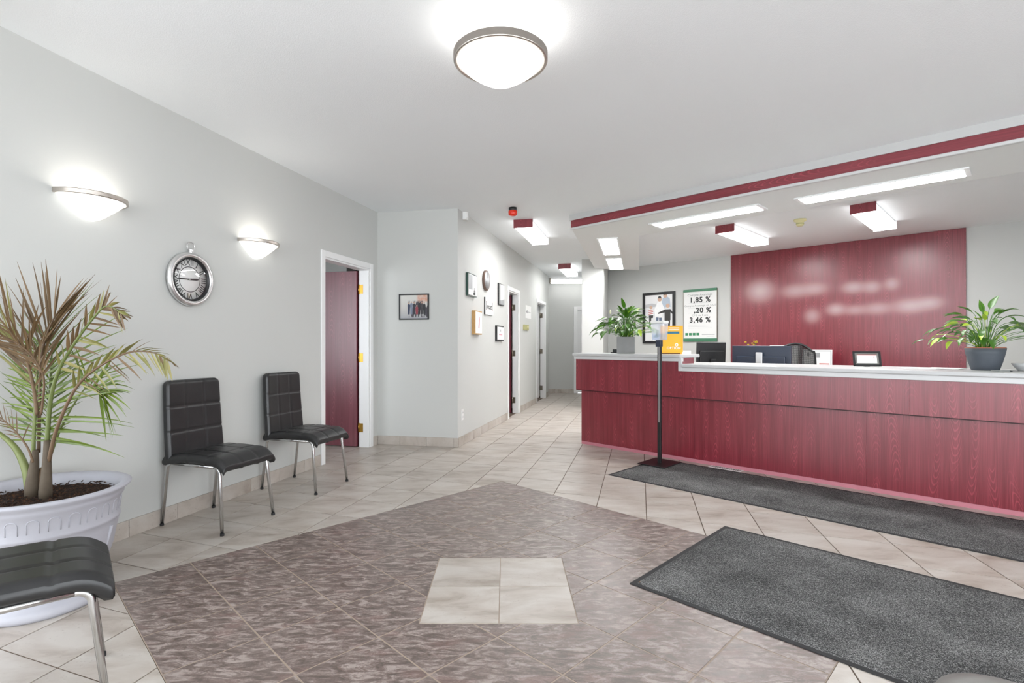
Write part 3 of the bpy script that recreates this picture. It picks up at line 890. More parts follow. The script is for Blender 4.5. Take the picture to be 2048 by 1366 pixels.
# notice, thermostat, outlet, sensor
x, z, w, h = cplace(1051, 1062, 611.5, 637)
t = thing('paper_notice', 'white paper notice between the two corridor doors', 'notice', wpt(WC, x, 0, z), R_C)
MB().box(-w / 2, w / 2, -0.002, 0, -h / 2, h / 2).build('sheet', 'paper', t)
MB().box(-w * .45, w * .42, -0.003, -0.002, -0.005, 0.004).build('text_line', 'greyink', t)
MB().lathe([(.012, -.003), (.03, -.003), (.03, -.002)], 16, axis='y', c=(-w * .25, 0, 0)).build('emblem', 'ink', t)
x, z, w, h = cplace(1046, 1055, 649.5, 660.5)
t = thing('thermostat', 'small olive thermostat beside the corridor door', 'thermostat', wpt(WC, x, 0, z), R_C)
MB().box(-w / 2, w / 2, -0.03, 0, -h / 2, h / 2).build('body', 'olive', t, bevel=0.004)
MB().lathe([(0, -.045), (.025, -.045), (.03, -.03)], 16, axis='y', c=(w * .18, 0, 0)).build('dial', 'cream', t)
x, z, w, h = cplace(921.5, 927.5, 818.5, 840)
t = thing('wall_outlet', 'white electrical outlet low on the corridor wall', 'outlet', wpt(WC, x, 0, z), R_C)
MB().box(-0.036, 0.036, -0.006, 0, -h / 2, h / 2).build('cover_plate', 'wallplastic', t, bevel=0.002)
for s in (-1, 1):
    so_ = MB().box(-0.018, 0.018, -0.009, -0.006, s * .026 - .016, s * .026 + .016).build('socket', 'whiteg', t, bevel=0.003)
    MB().box(-0.008, -0.005, -0.0096, -0.009, s * .026 - .006, s * .026 + .006).box(0.005, 0.008, -0.0096, -0.009, s * .026 - .006, s * .026 + .006).build('slot', 'ink', so_)
x, z, w, h = cplace(920, 934.5, 419.5, 441)
t = thing('motion_sensor', 'white motion sensor at the top of the corridor wall corner', 'sensor', wpt(WC, x, 0, z), R_C)
MB().prism([(-.045, 0), (.045, 0), (.035, -.04), (0, -.055), (-.035, -.04)], -h / 2, h / 2).build('body', 'wallplastic', t, bevel=0.006)
MB().prism([(-.028, -.045), (.028, -.045), (.02, -.054), (-.02, -.054)], -h * .32, h * .05).build('lens', 'whiteg', t)

# beacon and smoke detector
b0 = gp(1025.5, 415.5, CEIL)
t = thing('alarm_beacon', 'red alarm beacon with a black base on the ceiling', 'beacon', (b0.x, b0.y, CEIL))
MB().lathe([(0, 0), (.046, 0), (.046, -.032), (.044, -.036), (0, -.036)], 32).build('base', 'black', t)
MB().lathe([(.044, -.034), (.048, -.04), (.047, -.075), (.04, -.088), (.02, -.094), (0, -.095)], 32).build('lens', 'red', t)
rb = MB()
for k in range(12):
    a = k * pi / 6; rb.tube([(.0475 * cos(a), .0475 * sin(a), -.04), (.0465 * cos(a), .0465 * sin(a), -.076)], 0.003, 5)
rb.build('rib', 'red', t)
s0 = gp(1600, 439, CEIL)
t = thing('smoke_detector', 'cream smoke detector on the office ceiling', 'smoke detector', (s0.x, s0.y, CEIL))
MB().lathe([(0, 0), (.07, 0), (.068, -.022), (.05, -.03), (.042, -.04), (.044, -.07), (.03, -.082), (0, -.084)], 36).build('body', 'cream', t)
MB().lathe([(.0445, -.048), (.046, -.05), (.0445, -.062)], 36).build('vent_ring', 'olive', t)

# red wood panel on the back wall
pl0, _ = onwall(1464, 600, WB); pl1, _ = onwall(1930, 600, WB)
bl = []
for (px, py, rx, rz_, am) in ((1521, 582, .19, .16, .62), (1590, 582, .17, .10, .45), (1630, 578, .17, .09, .42), (1707, 575, .13, .08, .55), (1745, 574, .10, .08, .45), (1784, 568, .08, .08, .42),
                              (1625, 632, .10, .10, .45), (1672, 619, .11, .08, .55), (1710, 620, .13, .07, .35), (1755, 617, .15, .08, .4), (1820, 612, .17, .09, .55), (1862, 606, .13, .08, .45)):
    a, b = onwall(px, py, WB); bl.append((a, b, rx, rz_, am))
M['panelwood'] = wood('mahogany_wall_panel', blobs=bl)
t = thing('wall_panel', 'tall dark red wood wall panel with a pale blurred sign', 'wall panel', WB[0], R_O)
MB().box(pl0, pl1, -0.02, 0, 0.0, CEIL - .003).build('board', 'panelwood', t)
MB().box(pl0 - .012, pl0, -0.024, 0, 0, CEIL - .003).box(pl1, pl1 + .012, -0.024, 0, 0, CEIL - .003).build('edge_trim', 'woodtrim', t)

# framed poster (family at the beach) and rate board
x, z, w, h = place(WB, 1286.5, 1351, 584.5, 687)
t = thing('framed_poster', 'large black framed poster of a family on a beach', 'poster', wpt(WB, x, 0, z), R_O)
frame_box(t, w, h, 0.03, 0.05)
def posterm():
    n = NT('poster_sky'); x, y, z = n.sep(n.coord())[:3]
    c = n.ramp(n.math('MULTIPLY_ADD', z, 1.0, 0.5), [(0.15, lin((232, 232, 230))), (0.5, lin((226, 226, 228))), (0.62, lin((214, 214, 216))), (0.9, lin((236, 236, 236)))])
    n.base(c, 0.3); return n.done()
pr = MB().box(-w / 2 + .045, w / 2 - .045, -0.012, -0.006, -h / 2 + .045, h / 2 - .045).build('print', posterm(), t)
def cut(name, polys, mat, dy=0.0):
    mb = MB()
    for p in polys: mb.prism_y([(a * w, b * h) for a, b in p], -0.0135 - dy, -0.012)
    return mb.build(name, mat, t)
def disc(cx_, cz_, r, k=12): return [(cx_ + r * cos(2 * pi * i / k), cz_ + r * .68 * sin(2 * pi * i / k)) for i in range(k)]
M['skin'] = plain('printed_skin', (206, 172, 150), .5); M['denim'] = plain('printed_denim', (96, 108, 130), .5)
M['stripe'] = plain('printed_red', (190, 90, 84), .5); M['hill'] = plain('printed_grey', (190, 190, 192), .5); M['coat'] = plain('printed_coat', (58, 56, 56), .5)
M['shirtw'] = plain('printed_white', (240, 240, 240), .5); M['bluegrey'] = plain('printed_bluegrey', (178, 190, 204), .5)
cut('printed_hills', [[(-.43, .2), (-.1, .22), (-.05, .26), (-.2, .29), (-.43, .27)]], 'hill')
cut('printed_white_shirt', [[(-.1, .0), (.1, .0), (.16, .2), (.08, .32), (-.02, .32), (-.14, .16)]], 'shirtw', .0003)
cut('printed_blue_shirt', [[(.08, .2), (.36, .2), (.34, .36), (.24, .42), (.12, .38)]], 'bluegrey', .0001)
cut('printed_trousers', [[(-.08, -.12), (-.01, -.12), (.0, .02), (-.08, .02)], [(.02, -.12), (.09, -.12), (.09, .02), (.01, .02)]], 'denim', .0003)
cut('printed_heads', [disc(.03, .36, .065), disc(.2, .42, .06), disc(.28, .23, .06), disc(-.24, .21, .05)], 'skin', .0005)
cut('printed_hair', [[(-.03, .38), (.0, .42), (.06, .42), (.09, .38)], [(.14, .44), (.17, .475), (.23, .475), (.26, .44)]], 'coat', .0007)
cut('printed_striped_top', [[(-.32, .06), (-.17, .06), (-.16, .17), (-.3, .18)]], 'shirtw', .0003)
cut('printed_stripes', [[(-.32, .07 + k * .035), (-.17, .085 + k * .035), (-.17, .098 + k * .035), (-.32, .083 + k * .035)] for k in range(3)], 'stripe', .0005)
cut('printed_dark_legs', [[(-.30, -.0), (-.18, .0), (-.17, .055), (-.31, .055)], [(-.29, -.16), (-.25, -.16), (-.23, .0), (-.30, .0)]], 'coat', .0004)
cut('printed_coat', [[(-.02, .10), (.2, .16), (.36, .16), (.44, .08), (.44, .05), (.36, .1), (.36, -.05), (.18, -.05), (.18, .1), (-.02, .075)],
                     [(.19, -.22), (.25, -.22), (.26, -.05), (.18, -.05)], [(.29, -.22), (.34, -.22), (.35, -.05), (.27, -.05)]], 'coat', .0004)
for k in range(4):
    MB().box(-.15 * w + k * .055, -.15 * w + k * .055 + .045, -0.0135, -0.012, -.38 * h, -.38 * h + .04).build('logo_square', 'logo', t)

x, z, w, h = place(WB, 1368.5, 1434.5, 579, 681)
t = thing('rate_board', 'white rate board with green top and bottom rails listing percentages', 'sign', wpt(WB, x, 0, z), R_O)
MB().box(-w / 2, w / 2, -0.02, 0, -h / 2, h / 2).build('board', 'paper', t)
MB().box(-w / 2 - .006, w / 2 + .006, -0.034, 0, h / 2 - .035, h / 2 + .01).build('top_rail', 'green', t, bevel=0.006)
MB().box(-w / 2 - .006, w / 2 + .006, -0.034, 0, -h / 2 - .02, -h / 2 + .04).build('bottom_rail', 'green', t, bevel=0.006)
MB().box(-w / 2 - .008, -w / 2, -0.024, 0, -h / 2, h / 2).box(w / 2, w / 2 + .008, -0.024, 0, -h / 2, h / 2).build('side_edge', 'steel', t)
sc = h / 1.0
for s, zz, sz, mt, bo in (('Compte Avantage', .395, .062, 'greyink', 0.0), ('1,85 %', .295, .142, 'ink', .004), ('Compte Avantage en $ US', .185, .052, 'greyink', 0.0),
                          (',20 %', .09, .142, 'ink', .004), ('CPG de 5 ans', -.005, .052, 'greyink', 0.0), ('3,46 %', -.1, .142, 'ink', .004)):
    text_mesh('lettering', s, sz * h, mt, t, 0.05 * h if s[0] == ',' else 0, -0.0212, zz * h, bold=bo * h)
for zz in (.235, .135, .04, -.155, -.2, -.23, -.26):
    MB().box(-w * .36, w * .36, -0.0212, -0.020, zz * h, zz * h + .003).build('ruled_line', M['hill'], t)
for k in range(4): MB().box(-w * .45 + k * .085 * w * 1.35, -w * .45 + k * .085 * w * 1.35 + .085 * w, -0.0225, -0.020, -.40 * h, -.35 * h).build('logo_square', 'logo', t, bevel=0.004)
MB().box(w * .06, w * .44, -0.0215, -0.020, -.392 * h, -.377 * h).box(w * .2, w * .42, -0.0215, -0.020, -.42 * h, -.413 * h).build('small_print', M['hill'], t)

# ================================================================ RECEPTION COUNTER
CS0, CS1 = -3.71, 2.3
SP = -2.45                      # where the raised part ends
t = thing('reception_counter', 'long dark red wood reception counter front', 'counter', (0, 0, 0), R_O)
# lower panels (four boards side by side)
seams = [CS0, -2.33, -0.9, 0.55, CS1]
for a, b in zip(seams, seams[1:]):
    MB().box(a + .0006, b - .0006, 4.97, 5.0, 0.035, 0.66).build('base_panel', 'wood', t)
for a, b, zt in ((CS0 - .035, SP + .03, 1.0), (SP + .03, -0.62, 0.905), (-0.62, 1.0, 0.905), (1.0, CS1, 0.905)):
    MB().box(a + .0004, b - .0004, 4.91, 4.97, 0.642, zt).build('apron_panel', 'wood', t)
    MB().box(a + .0004, b - .0004, 4.914, 4.97, 0.634, 0.642).build('apron_shadow_strip', plain('painted_shadow_band', (44, 10, 16), .6), t)  # dark strip paints the shadow line under the apron
MB().box(CS0 + .0, CS1, 4.972, 5.0, 0.0, 0.035).build('kick_strip', plain('pink_kick_strip', (188, 120, 132), .35), t)
MB().box(CS0 - .035, CS0, 4.97, 5.60, 0.642, 1.0).build('end_panel', 'wood', t)
MB().box(CS0, CS0 + .02, 5.0, 5.62, 0.0, 0.97).build('end_panel', 'wood', t)
MB().box(SP - .02, SP, 4.97, 5.22, 0.97, 1.035).build('riser_panel', 'wood', t)
MB().box(SP - .02, SP + .03, 4.912, 4.97, 0.9, 1.0).build('riser_panel', 'wood', t)
MB().box(CS0 + .02, CS1, 5.58, 5.6, 0, 0.94).build('inner_panel', 'wood', t)
w1 = thing('counter_worktop', 'raised grey laminate worktop at the left end of the counter', 'worktop', (0, 0, 0), R_O, 'counter worktops')
MB().box(-3.765, SP + .02, 4.862, 5.32, 1.036, 1.07).build('slab', 'laminate', w1, bevel=0.008, seg=3)
MB().box(-3.752, SP + .03, 4.885, 4.93, 1.0, 1.036).box(-3.752, -3.73, 4.93, 5.30, 1.0, 1.036).build('edge_strip', 'trimgrey', w1, bevel=0.003)
MB().box(SP - .005, SP + .03, 4.885, 4.91, 0.905, 1.0).build('edge_strip', 'trimgrey', w1, bevel=0.003)
w2 = thing('counter_worktop', 'long lower grey laminate worktop of the counter', 'worktop', (0, 0, 0), R_O, 'counter worktops')
MB().box(SP + .035, CS1 + .04, 4.862, 5.66, 0.945, 0.977).build('slab', 'laminate', w2, bevel=0.008, seg=3)
MB().box(-3.66, SP + .035, 5.0, 5.66, 0.945, 0.972).build('slab', 'laminate', w2, bevel=0.004)
MB().box(SP + .031, CS1 + .03, 4.885, 4.93, 0.905, 0.945).build('edge_strip', 'trimgrey', w2, bevel=0.003)

# floor register at the counter foot
t = thing('floor_register', 'white slotted floor vent at the foot of the counter', 'vent', off(-2.0, 4.925), R_O)
MB().box(-.15, .15, -.045, .043, 0.0, 0.004).build('plate', 'wallplastic', t, bevel=0.0015)
for k in range(16):
    MB().box(-.125 + k * .0167, -.117 + k * .0167, -.025, .025, 0.004, 0.0052).build('slot', 'greyink' if k % 2 else 'ink', t)

# mats
def matobj(label, s0, s1, n0, n1, border=0.022):
    t = thing('floor_mat', label, 'mat', (0, 0, 0), R_O, 'charcoal floor mats')
    MB().box(s0, s1, n0, n1, 0.0006, 0.004).build('border', 'rubber', t, bevel=0.0015)
    # carpet pad: gently uneven surface with ragged pile edge
    rr = random.Random(3)
    nu, nv = int((s1 - s0) / .03), int((n1 - n0) / .03)
    a0, a1, b0_, b1 = s0 + border, s1 - border, n0 + border, n1 - border
    hts = {}
    def fn(u, v):
        e = min(u, 1 - u) * (a1 - a0) * 40; e2 = min(v, 1 - v) * (b1 - b0_) * 40
        k = min(1, e, e2)
        return (a0 + (a1 - a0) * u, b0_ + (b1 - b0_) * v, 0.0035 + 0.0065 * k + rr.uniform(-.0007, .0007) * k)
    MB().grid(fn, nu, nv).build('carpet_pile', 'carpet', t)
    return t
matobj('long charcoal runner mat along the foot of the counter', -2.65, 0.45, 3.94, 4.862)
m2 = matobj('large charcoal entrance mat in the right foreground', -1.37, 0.5, 2.222, 3.36)
tm = text_mesh('corner_mark', '6', 0.03, plain('orange_print', (206, 140, 60), .5), m2, 0, 0, 0, extrude=0.0003)
tm.rotation_euler = (-pi / 2, 0, radians(40)); tm.location = (-1.335, 2.262, 0.0052)
# make room for the mark: bare rubber corner
MB().prism([(-1.368, 2.224), (-1.29, 2.224), (-1.368, 2.30)], 0.004, 0.0048).build('rubber_corner', 'rubber', m2)

# ================================================================ CHAIRS
def seam(d, wdt=0.007, dep=0.006): return -dep * math.exp(-(d / wdt) ** 2)
def make_chair(label, loc, rz):
    """local x forward, y to the left, z up"""
    t = thing('dining_chair', label, 'chair', loc, rz, 'black quilted chairs')
    # --- seat: profile along x, rolled front edge
    X0, X1, HW = -0.225, 0.285, 0.212
    def seat_top(u, v):
        x = X0 + (X1 - X0) * u; y = HW * (2 * v - 1)
        z = 0.468 + 0.012 * cos(min(1, abs(u - .45) / .55) * pi / 2) - 0.018 * max(0, 0.25 - u) / .25
        fr = max(0, (u - 0.80) / 0.20); z -= 0.045 * fr ** 2.2
        ed = max(0, (abs(2 * v - 1) - 0.86) / 0.14); z -= 0.022 * ed ** 2
        x -= 0.0
        for xs in (-0.02, 0.135): z += seam(x - xs)
        for ys in (-0.071, 0.071): z += seam(y - ys)
        return (x, y * (1 - 0.015 * ed), z)
    NU, NV = 56, 44
    mb = MB(); mb.grid(seat_top, NU, NV)
    def loop():
        r = [(i / NU, 0.0) for i in range(NU + 1)] + [(1.0, j / NV) for j in range(1, NV + 1)] + [(1 - i / NU, 1.0) for i in range(1, NU + 1)] + [(0.0, 1 - j / NV) for j in range(1, NV)]
        return r
    lpv = loop(); rings = []
    for (dz, ins) in ((0, 0), (0.010, -0.004), (0.024, -0.004), (0.036, 0.004), (0.040, 0.03)):
        ring = []
        for (u, v) in lpv:
            x, y, z = seat_top(u, v)
            cxx, cyy = x - 0.03, y
            L = max(1e-6, hypot(cxx, cyy))
            x2 = x - cxx / L * ins; y2 = y - cyy / L * ins
            zb = z - dz
            ring.append((x2, y2, zb))
        rings.append(ring)
    k = len(lpv); vs = [p for r in rings for p in r]; fs = []
    for a in range(len(rings) - 1):
        for i in range(k):
            j = (i + 1) % k
            fs.append((a * k + i, (a + 1) * k + i, (a + 1) * k + j, a * k + j))
    fs.append(tuple((len(rings) - 1) * k + i for i in range(k - 1, -1, -1)))
    mb.add(vs, fs, True)
    mb.build('seat', 'leather', t)
    # --- backrest: curved slab
    Z0, Z1 = 0.43, 0.935
    def spine(z):
        q = (z - Z0) / (Z1 - Z0)
        return -0.198 - 0.012 * sin(q * pi) - 0.035 * q ** 2
    def back(u, v, side):
        z = Z0 + (Z1 - Z0) * v; wv = HW - 0.012 * v
        y = wv * (2 * u - 1)
        th = 0.029
        eu = max(0, (abs(2 * u - 1) - 0.88) / 0.12); ev = max(0, (v - 0.95) / 0.05)
        k = max(0, 1 - eu ** 2.5) * max(0, 1 - ev ** 2.5)
        th *= (0.45 + 0.55 * k ** .5)
        g = 0
        if side > 0:
            for zs in (0.60, 0.765): g += seam(z - zs, .006, .005)
            for ys in (-0.07, 0.07): g += seam(y - ys, .006, .005)
        if v > .92: y *= 1 - 0.16 * (1 - math.sqrt(max(0.0, 1 - ((v - .92) / .08) ** 2)))
        return (spine(z) + side * th + g + 0.012 * (2 * u - 1) ** 2, y, z)
    bm_ = MB(); NU2, NV2 = 42, 50
    bm_.grid(lambda u, v: back(u, v, 1), NU2, NV2); bm_.grid(lambda u, v: back(u, v, -1), NU2, NV2, flip=True)
    per = [(i / NU2, 0.0) for i in range(NU2)] + [(1.0, j / NV2) for j in range(NV2)] + [(1 - i / NU2, 1.0) for i in range(NU2)] + [(0.0, 1 - j / NV2) for j in range(NV2)]
    k = len(per); vs = [back(u, v, 1) for u, v in per] + [back(u, v, -1) for u, v in per]
    bm_.add(vs, [(i, k + i, k + (i + 1) % k, (i + 1) % k) for i in range(k)], True)
    bm_.build('backrest', 'leather', t)
    # --- chrome legs and rails
    r = 0.0115
    for sy in (1, -1):
        ytop = 0.190 * sy
        MB().tube([(-0.165, ytop, 0.408), (0.19, ytop, 0.408)], r, 10).build('seat_rail', 'chrome', t)
        for fx, (xt, xf, yf) in ((1, (0.19, 0.272, 0.208)), (-1, (-0.165, -0.250, 0.195))):
            zt = 0.408
            bend = []
            for q in range(7):
                a = q / 6 * radians(78)
                bend.append((xt + fx * 0.042 * sin(a), ytop, zt - 0.042 * (1 - cos(a))))
            end = (xf, yf * sy, 0.012)
            lg = MB().tube(bend + [end], [r] * 7 + [r * .95], 10).build('leg', 'chrome', t)
            MB().lathe([(0, 0), (0.0125, 0), (0.0125, 0.014), (0, 0.014)], 10, c=(xf, yf * sy, 0)).build('foot_cap', 'rubber', lg)
    cb = MB().tube([(0.1, -0.178, 0.41), (0.1, 0.178, 0.41)], 0.009, 8); cb.build('cross_bar', 'chrome', t)
    cb = MB().tube([(-0.1, -0.178, 0.405), (-0.1, 0.178, 0.405)], 0.009, 8); cb.build('cross_bar', 'chrome', t)
    return t
ch = make_chair('black quilted chair against the wall beside the palm', (-1.925, 3.465, 0), radians(-19))
c2_ = copy_tree(ch); c2_.location = (-1.68, 4.323, 0); c2_.rotation_euler = (0, 0, radians(-16.6)); c2_['label'] = 'black quilted chair nearest the open red door'
c3_ = copy_tree(ch); c3_.location = (-1.591, 1.619, 0); c3_.rotation_euler = (0, 0, radians(40)); c3_['label'] = 'black quilted chair cut off at the lower left corner of the picture'

# ================================================================ PALM
PX, PY = -2.115, 2.38
t = thing('planter', 'large round white resin planter with an arch relief', 'planter', (PX, PY, 0))
prof = [(0.0, 0.0), (0.235, 0.0), (0.245, 0.015), (0.235, 0.045), (0.20, 0.055), (0.21, 0.075), (0.255, 0.22), (0.272, 0.32), (0.274, 0.345), (0.283, 0.352), (0.283, 0.362), (0.279, 0.37), (0.289, 0.455), (0.298, 0.462), (0.298, 0.472),
        (0.305, 0.486), (0.325, 0.500), (0.328, 0.510), (0.318, 0.516), (0.29, 0.512), (0.275, 0.495), (0.268, 0.455), (0.265, 0.40)]
MB().lathe(prof, 64).build('pot', 'potwhite', t)
for k in range(26):
    a = 2 * pi * k / 26
    pts = []
    for q in [(-.020, .385), (-.020, .425)] + [(-.020 * cos(b), .425 + .018 * sin(b)) for b in [pi * i / 6 for i in range(7)]] + [(.020, .385)]:
        rr = 0.2805 + (q[1] - .385) * .11
        pts.append((rr * cos(a) - q[0] * -sin(a) * -1, rr * sin(a) + q[0] * cos(a), q[1]))
    MB().tube(pts, 0.0022, 5).build('arch_relief', 'potwhite', t)
for k in range(10):
    a = 2 * pi * (k + .3) / 10
    rb = []
    for zz in (0.09, 0.17, 0.25, 0.325):
        rr = 0.216 + (zz - 0.09) * 0.245
        rb.append(((rr + .0) * cos(a), (rr + .0) * sin(a), zz))
    MB().tube(rb, 0.009, 6).build('rib', 'potwhite', t)
def soilf(u, v):
    r = 0.268 * u; a = 2 * pi * v
    rr = random.Random(int(u * 1000) * 977 + int((v % 1.0) * 1000))
    return (r * cos(a), r * sin(a), 0.462 + (rr.uniform(-.008, .008) if 0 < u < .98 else 0) + 0.012 * (1 - u))
MB().grid(soilf, 22, 60, flip=True).build('soil', 'soil', t)
soil_bits = MB(); rb = random.Random(5)
for k in range(260):
    r = 0.26 * rb.random() ** .5; a = rb.uniform(0, 2 * pi); L = rb.uniform(.008, .022); d = rb.uniform(0, pi)
    z = 0.472 + rb.uniform(-.003, .008); dx, dy = L * cos(d), L * sin(d); wv = rb.uniform(.002, .005)
    x, y = r * cos(a), r * sin(a)
    soil_bits.add([(x - dx - dy * .2, y - dy + dx * .2, z), (x - dx + dy * .2, y - dy - dx * .2, z), (x + dx, y + dy, z + .004), (x, y, z + wv + .004)], [(0, 1, 3), (1, 2, 3), (2, 0, 3)])
sb = soil_bits.build('bark_chips', 'soil', t); sb['kind'] = 'stuff'

palm = thing('palm', 'half-dried areca palm growing in the white planter', 'palm', (PX, PY, 0.455))
def pp(px, py, dy=0.0):
    """point of the palm seen at this pixel, dy metres behind the trunk's distance, in palm coordinates"""
    d = PY + dy
    return Vector(((px - CX) / FPX * d - PX, dy, (CY - py) / FPX * d + H - 0.455))
def smooth_path(pts, n):
    out = []
    P = [pts[0]] + pts + [pts[-1]]
    for i in range(1, len(P) - 2):
        for k in range(n):
            q = k / n
            a, b, c, d = P[i - 1], P[i], P[i + 1], P[i + 2]
            out.append(0.5 * ((2 * b) + (c - a) * q + (2 * a - 5 * b + 4 * c - d) * q * q + (3 * b - a - 3 * c + d) * q ** 3))
    out.append(pts[-1]); return out
def ribbon(base, d, side, L, wid, droop, mat, parent, curl=0.0, seg=6):
    mb = MB(); p = base.copy(); dd = d.normalized(); vs = []
    for i in range(seg + 1):
        q = i / seg
        wv = wid * (0.35 + 0.65 * sin(min(1, q * 2.2) * pi / 2)) * (1 - q ** 2.2) + 0.0004
        sd = (side - dd * side.dot(dd)); sd = sd.normalized() if sd.length > 1e-6 else dd.orthogonal().normalized()
        nn = dd.cross(sd)
        vs += [p - sd * wv + nn * wv * .35, p.copy(), p + sd * wv + nn * wv * .35]
        dd = (dd + Vector((0, 0, -droop)) * q * 1.6 / seg + side * curl / seg).normalized()
        p = p + dd * (L / seg)
    fs = []
    for i in range(seg):
        a = i * 3
        fs += [(a, a + 1, a + 4, a + 3), (a + 1, a + 2, a + 5, a + 4)]
    mb.add(vs, fs, True)
    return mb.build('leaflet', mat, parent)
pr_ = random.Random(21)
def frond(pts, r0, r1, stem, start, count, sides, Lf, mats, wid=0.007, ang=50, droop=0.4, plane=None, tipfan=0, jit=0.12):
    """pts: pixel path (x, y, depth offset); leaflets from fraction `start`; sides: (which side, angle, length factor, out-of-plane)"""
    P = smooth_path([pp(*q) for q in pts], 6)
    n = len(P)
    rach = MB().tube(P, [r0 + (r1 - r0) * (i / (n - 1)) for i in range(n)], 7).build('frond', stem, palm)
    view = Vector((0.0, 1.0, 0.0))
    for sgn, an, lf, oy in sides:
        for k in range(count):
            q = start + (1 - start) * (k + pr_.uniform(0, .5)) / count
            i = min(n - 2, int(q * (n - 1)))
            b = P[i].lerp(P[i + 1], q * (n - 1) - i)
            tg = (P[i + 1] - P[max(0, i - 1)]).normalized()
            perp = tg.cross(view).normalized() * sgn
            aa = radians(an * (1 - 0.45 * (q - start) / (1 - start + 1e-6)) + pr_.uniform(-7, 7))
            d = tg * cos(aa) + perp * sin(aa) + Vector((0, oy + pr_.uniform(-jit, jit), 0))
            prog = (q - start) / (1 - start + 1e-6)
            L = Lf * lf * (0.55 + 0.75 * sin(pi * (0.18 + 0.72 * prog))) * pr_.uniform(.85, 1.12)
            ribbon(b, d, (tg + view * pr_.uniform(-.5, .5)).normalized(), L, wid * .72 * pr_.uniform(.8, 1.15), droop * pr_.uniform(.6, 1.4), pr_.choice(mats), rach, curl=pr_.uniform(-.15, .15))
    return rach
# trunks
MB().tube([pp(64, 1000), pp(64, 975), pp(66, 950), pp(69, 925), pp(71, 900)], [.027, .028, .022, .017, .012], 10).build('trunk', 'trunk', palm)
MB().tube([pp(91, 1004, -.02), pp(91, 980, -.02), pp(93, 950, -.02), pp(94, 915, -.02), pp(94, 880, -.02)], [.025, .025, .020, .016, .012], 10).build('trunk', 'trunk', palm)
MB().tube([pp(79, 1000, .02), pp(80, 970, .02), pp(83, 935, .02)], [.022, .018, .006], 8).build('trunk', 'stemb', palm)
# fronds
frond([(77, 905, .03), (79, 800, .03), (82, 720, .03), (93, 672, .02), (110, 632, .0)], .008, .003, 'stemb', .42, 15, [(-1, 24, 1.0, 0), (1, 38, .95, -.05)], .27, ['palmb'], .0075, droop=.22)
frond([(94, 885, -.02), (101, 800, -.03), (118, 740, -.05), (150, 685, -.07), (190, 632, -.09), (215, 612, -.10), (246, 628, -.12)], .010, .002, 'stemg', .34, 17, [(-1, 72, .62, .1), (1, 22, .55, -.2)], .17, ['palmb', 'palmb', 'palmm'], .0105, droop=.35)
frond([(97, 925, -.02), (110, 868, -.04), (135, 806, -.06), (163, 762, -.08), (210, 726, -.11), (262, 704, -.13), (308, 706, -.15), (337, 722, -.16)], .009, .0016, 'stemb', .36, 19, [(-1, 74, .75, .0), (1, 16, .75, -.2)], .14, ['palmm', 'palmb', 'palmm'], .0085, droop=.45)
frond([(95, 930, .05), (120, 860, .06), (150, 805, .05), (178, 772, .03), (208, 790, -.02)], .006, .0015, 'stemg', .66, 11, [(-1, 34, 1.2, -.1), (1, 58, .95, -.1)], .2, ['palmg', 'palmg', 'palmg'], .0095, droop=.6)
frond([(66, 910, .0), (68, 860, .0), (71, 800, .02), (74, 740, .05), (70, 690, .09)], .009, .003, 'stemg', .15, 22, [(-1, 92, 1.15, -.1), (1, 84, .42, .1)], .34, ['palmg'], .0085, droop=.22)
frond([(92, 900, .04), (96, 850, .05), (99, 800, .06), (102, 740, .09), (104, 690, .12)], .010, .003, 'stemg', .12, 20, [(1, 52, 1.1, .05), (-1, 60, .5, .2)], .24, ['palmg', 'palmg', 'palmg'], .0075, droop=.16)
frond([(74, 830, -.02), (66, 770, -.04), (48, 705, -.08), (22, 665, -.12), (-12, 625, -.16)], .008, .0025, 'stemb', .22, 18, [(-1, 34, .9, 0), (1, 40, .95, -.1)], .24, ['palmb', 'palmb', 'palmm'], .0085, droop=.28)
frond([(82, 830, -.05), (88, 760, -.08), (70, 720, -.12), (40, 690, -.16), (4, 672, -.2)], .005, .002, 'stemb', .3, 14, [(-1, 40, .8, -.1), (1, 46, .9, -.1)], .2, ['palmb'], .0065, droop=.5)
MB().tube(smooth_path([pp(60, 985), pp(52, 940), pp(32, 898), pp(0, 868), pp(-50, 835)], 6), [.02 - .0006 * i for i in range(25)], 8).build('frond', 'stemg', palm)
frond([(66, 925, -.03), (55, 895, -.04), (30, 862, -.05), (4, 838, -.06), (-30, 815, -.07)], .005, .0015, 'stemb', .35, 9, [(-1, 45, .7, 0), (1, 30, .6, 0)], .12, ['palmb'], .004, droop=.9)

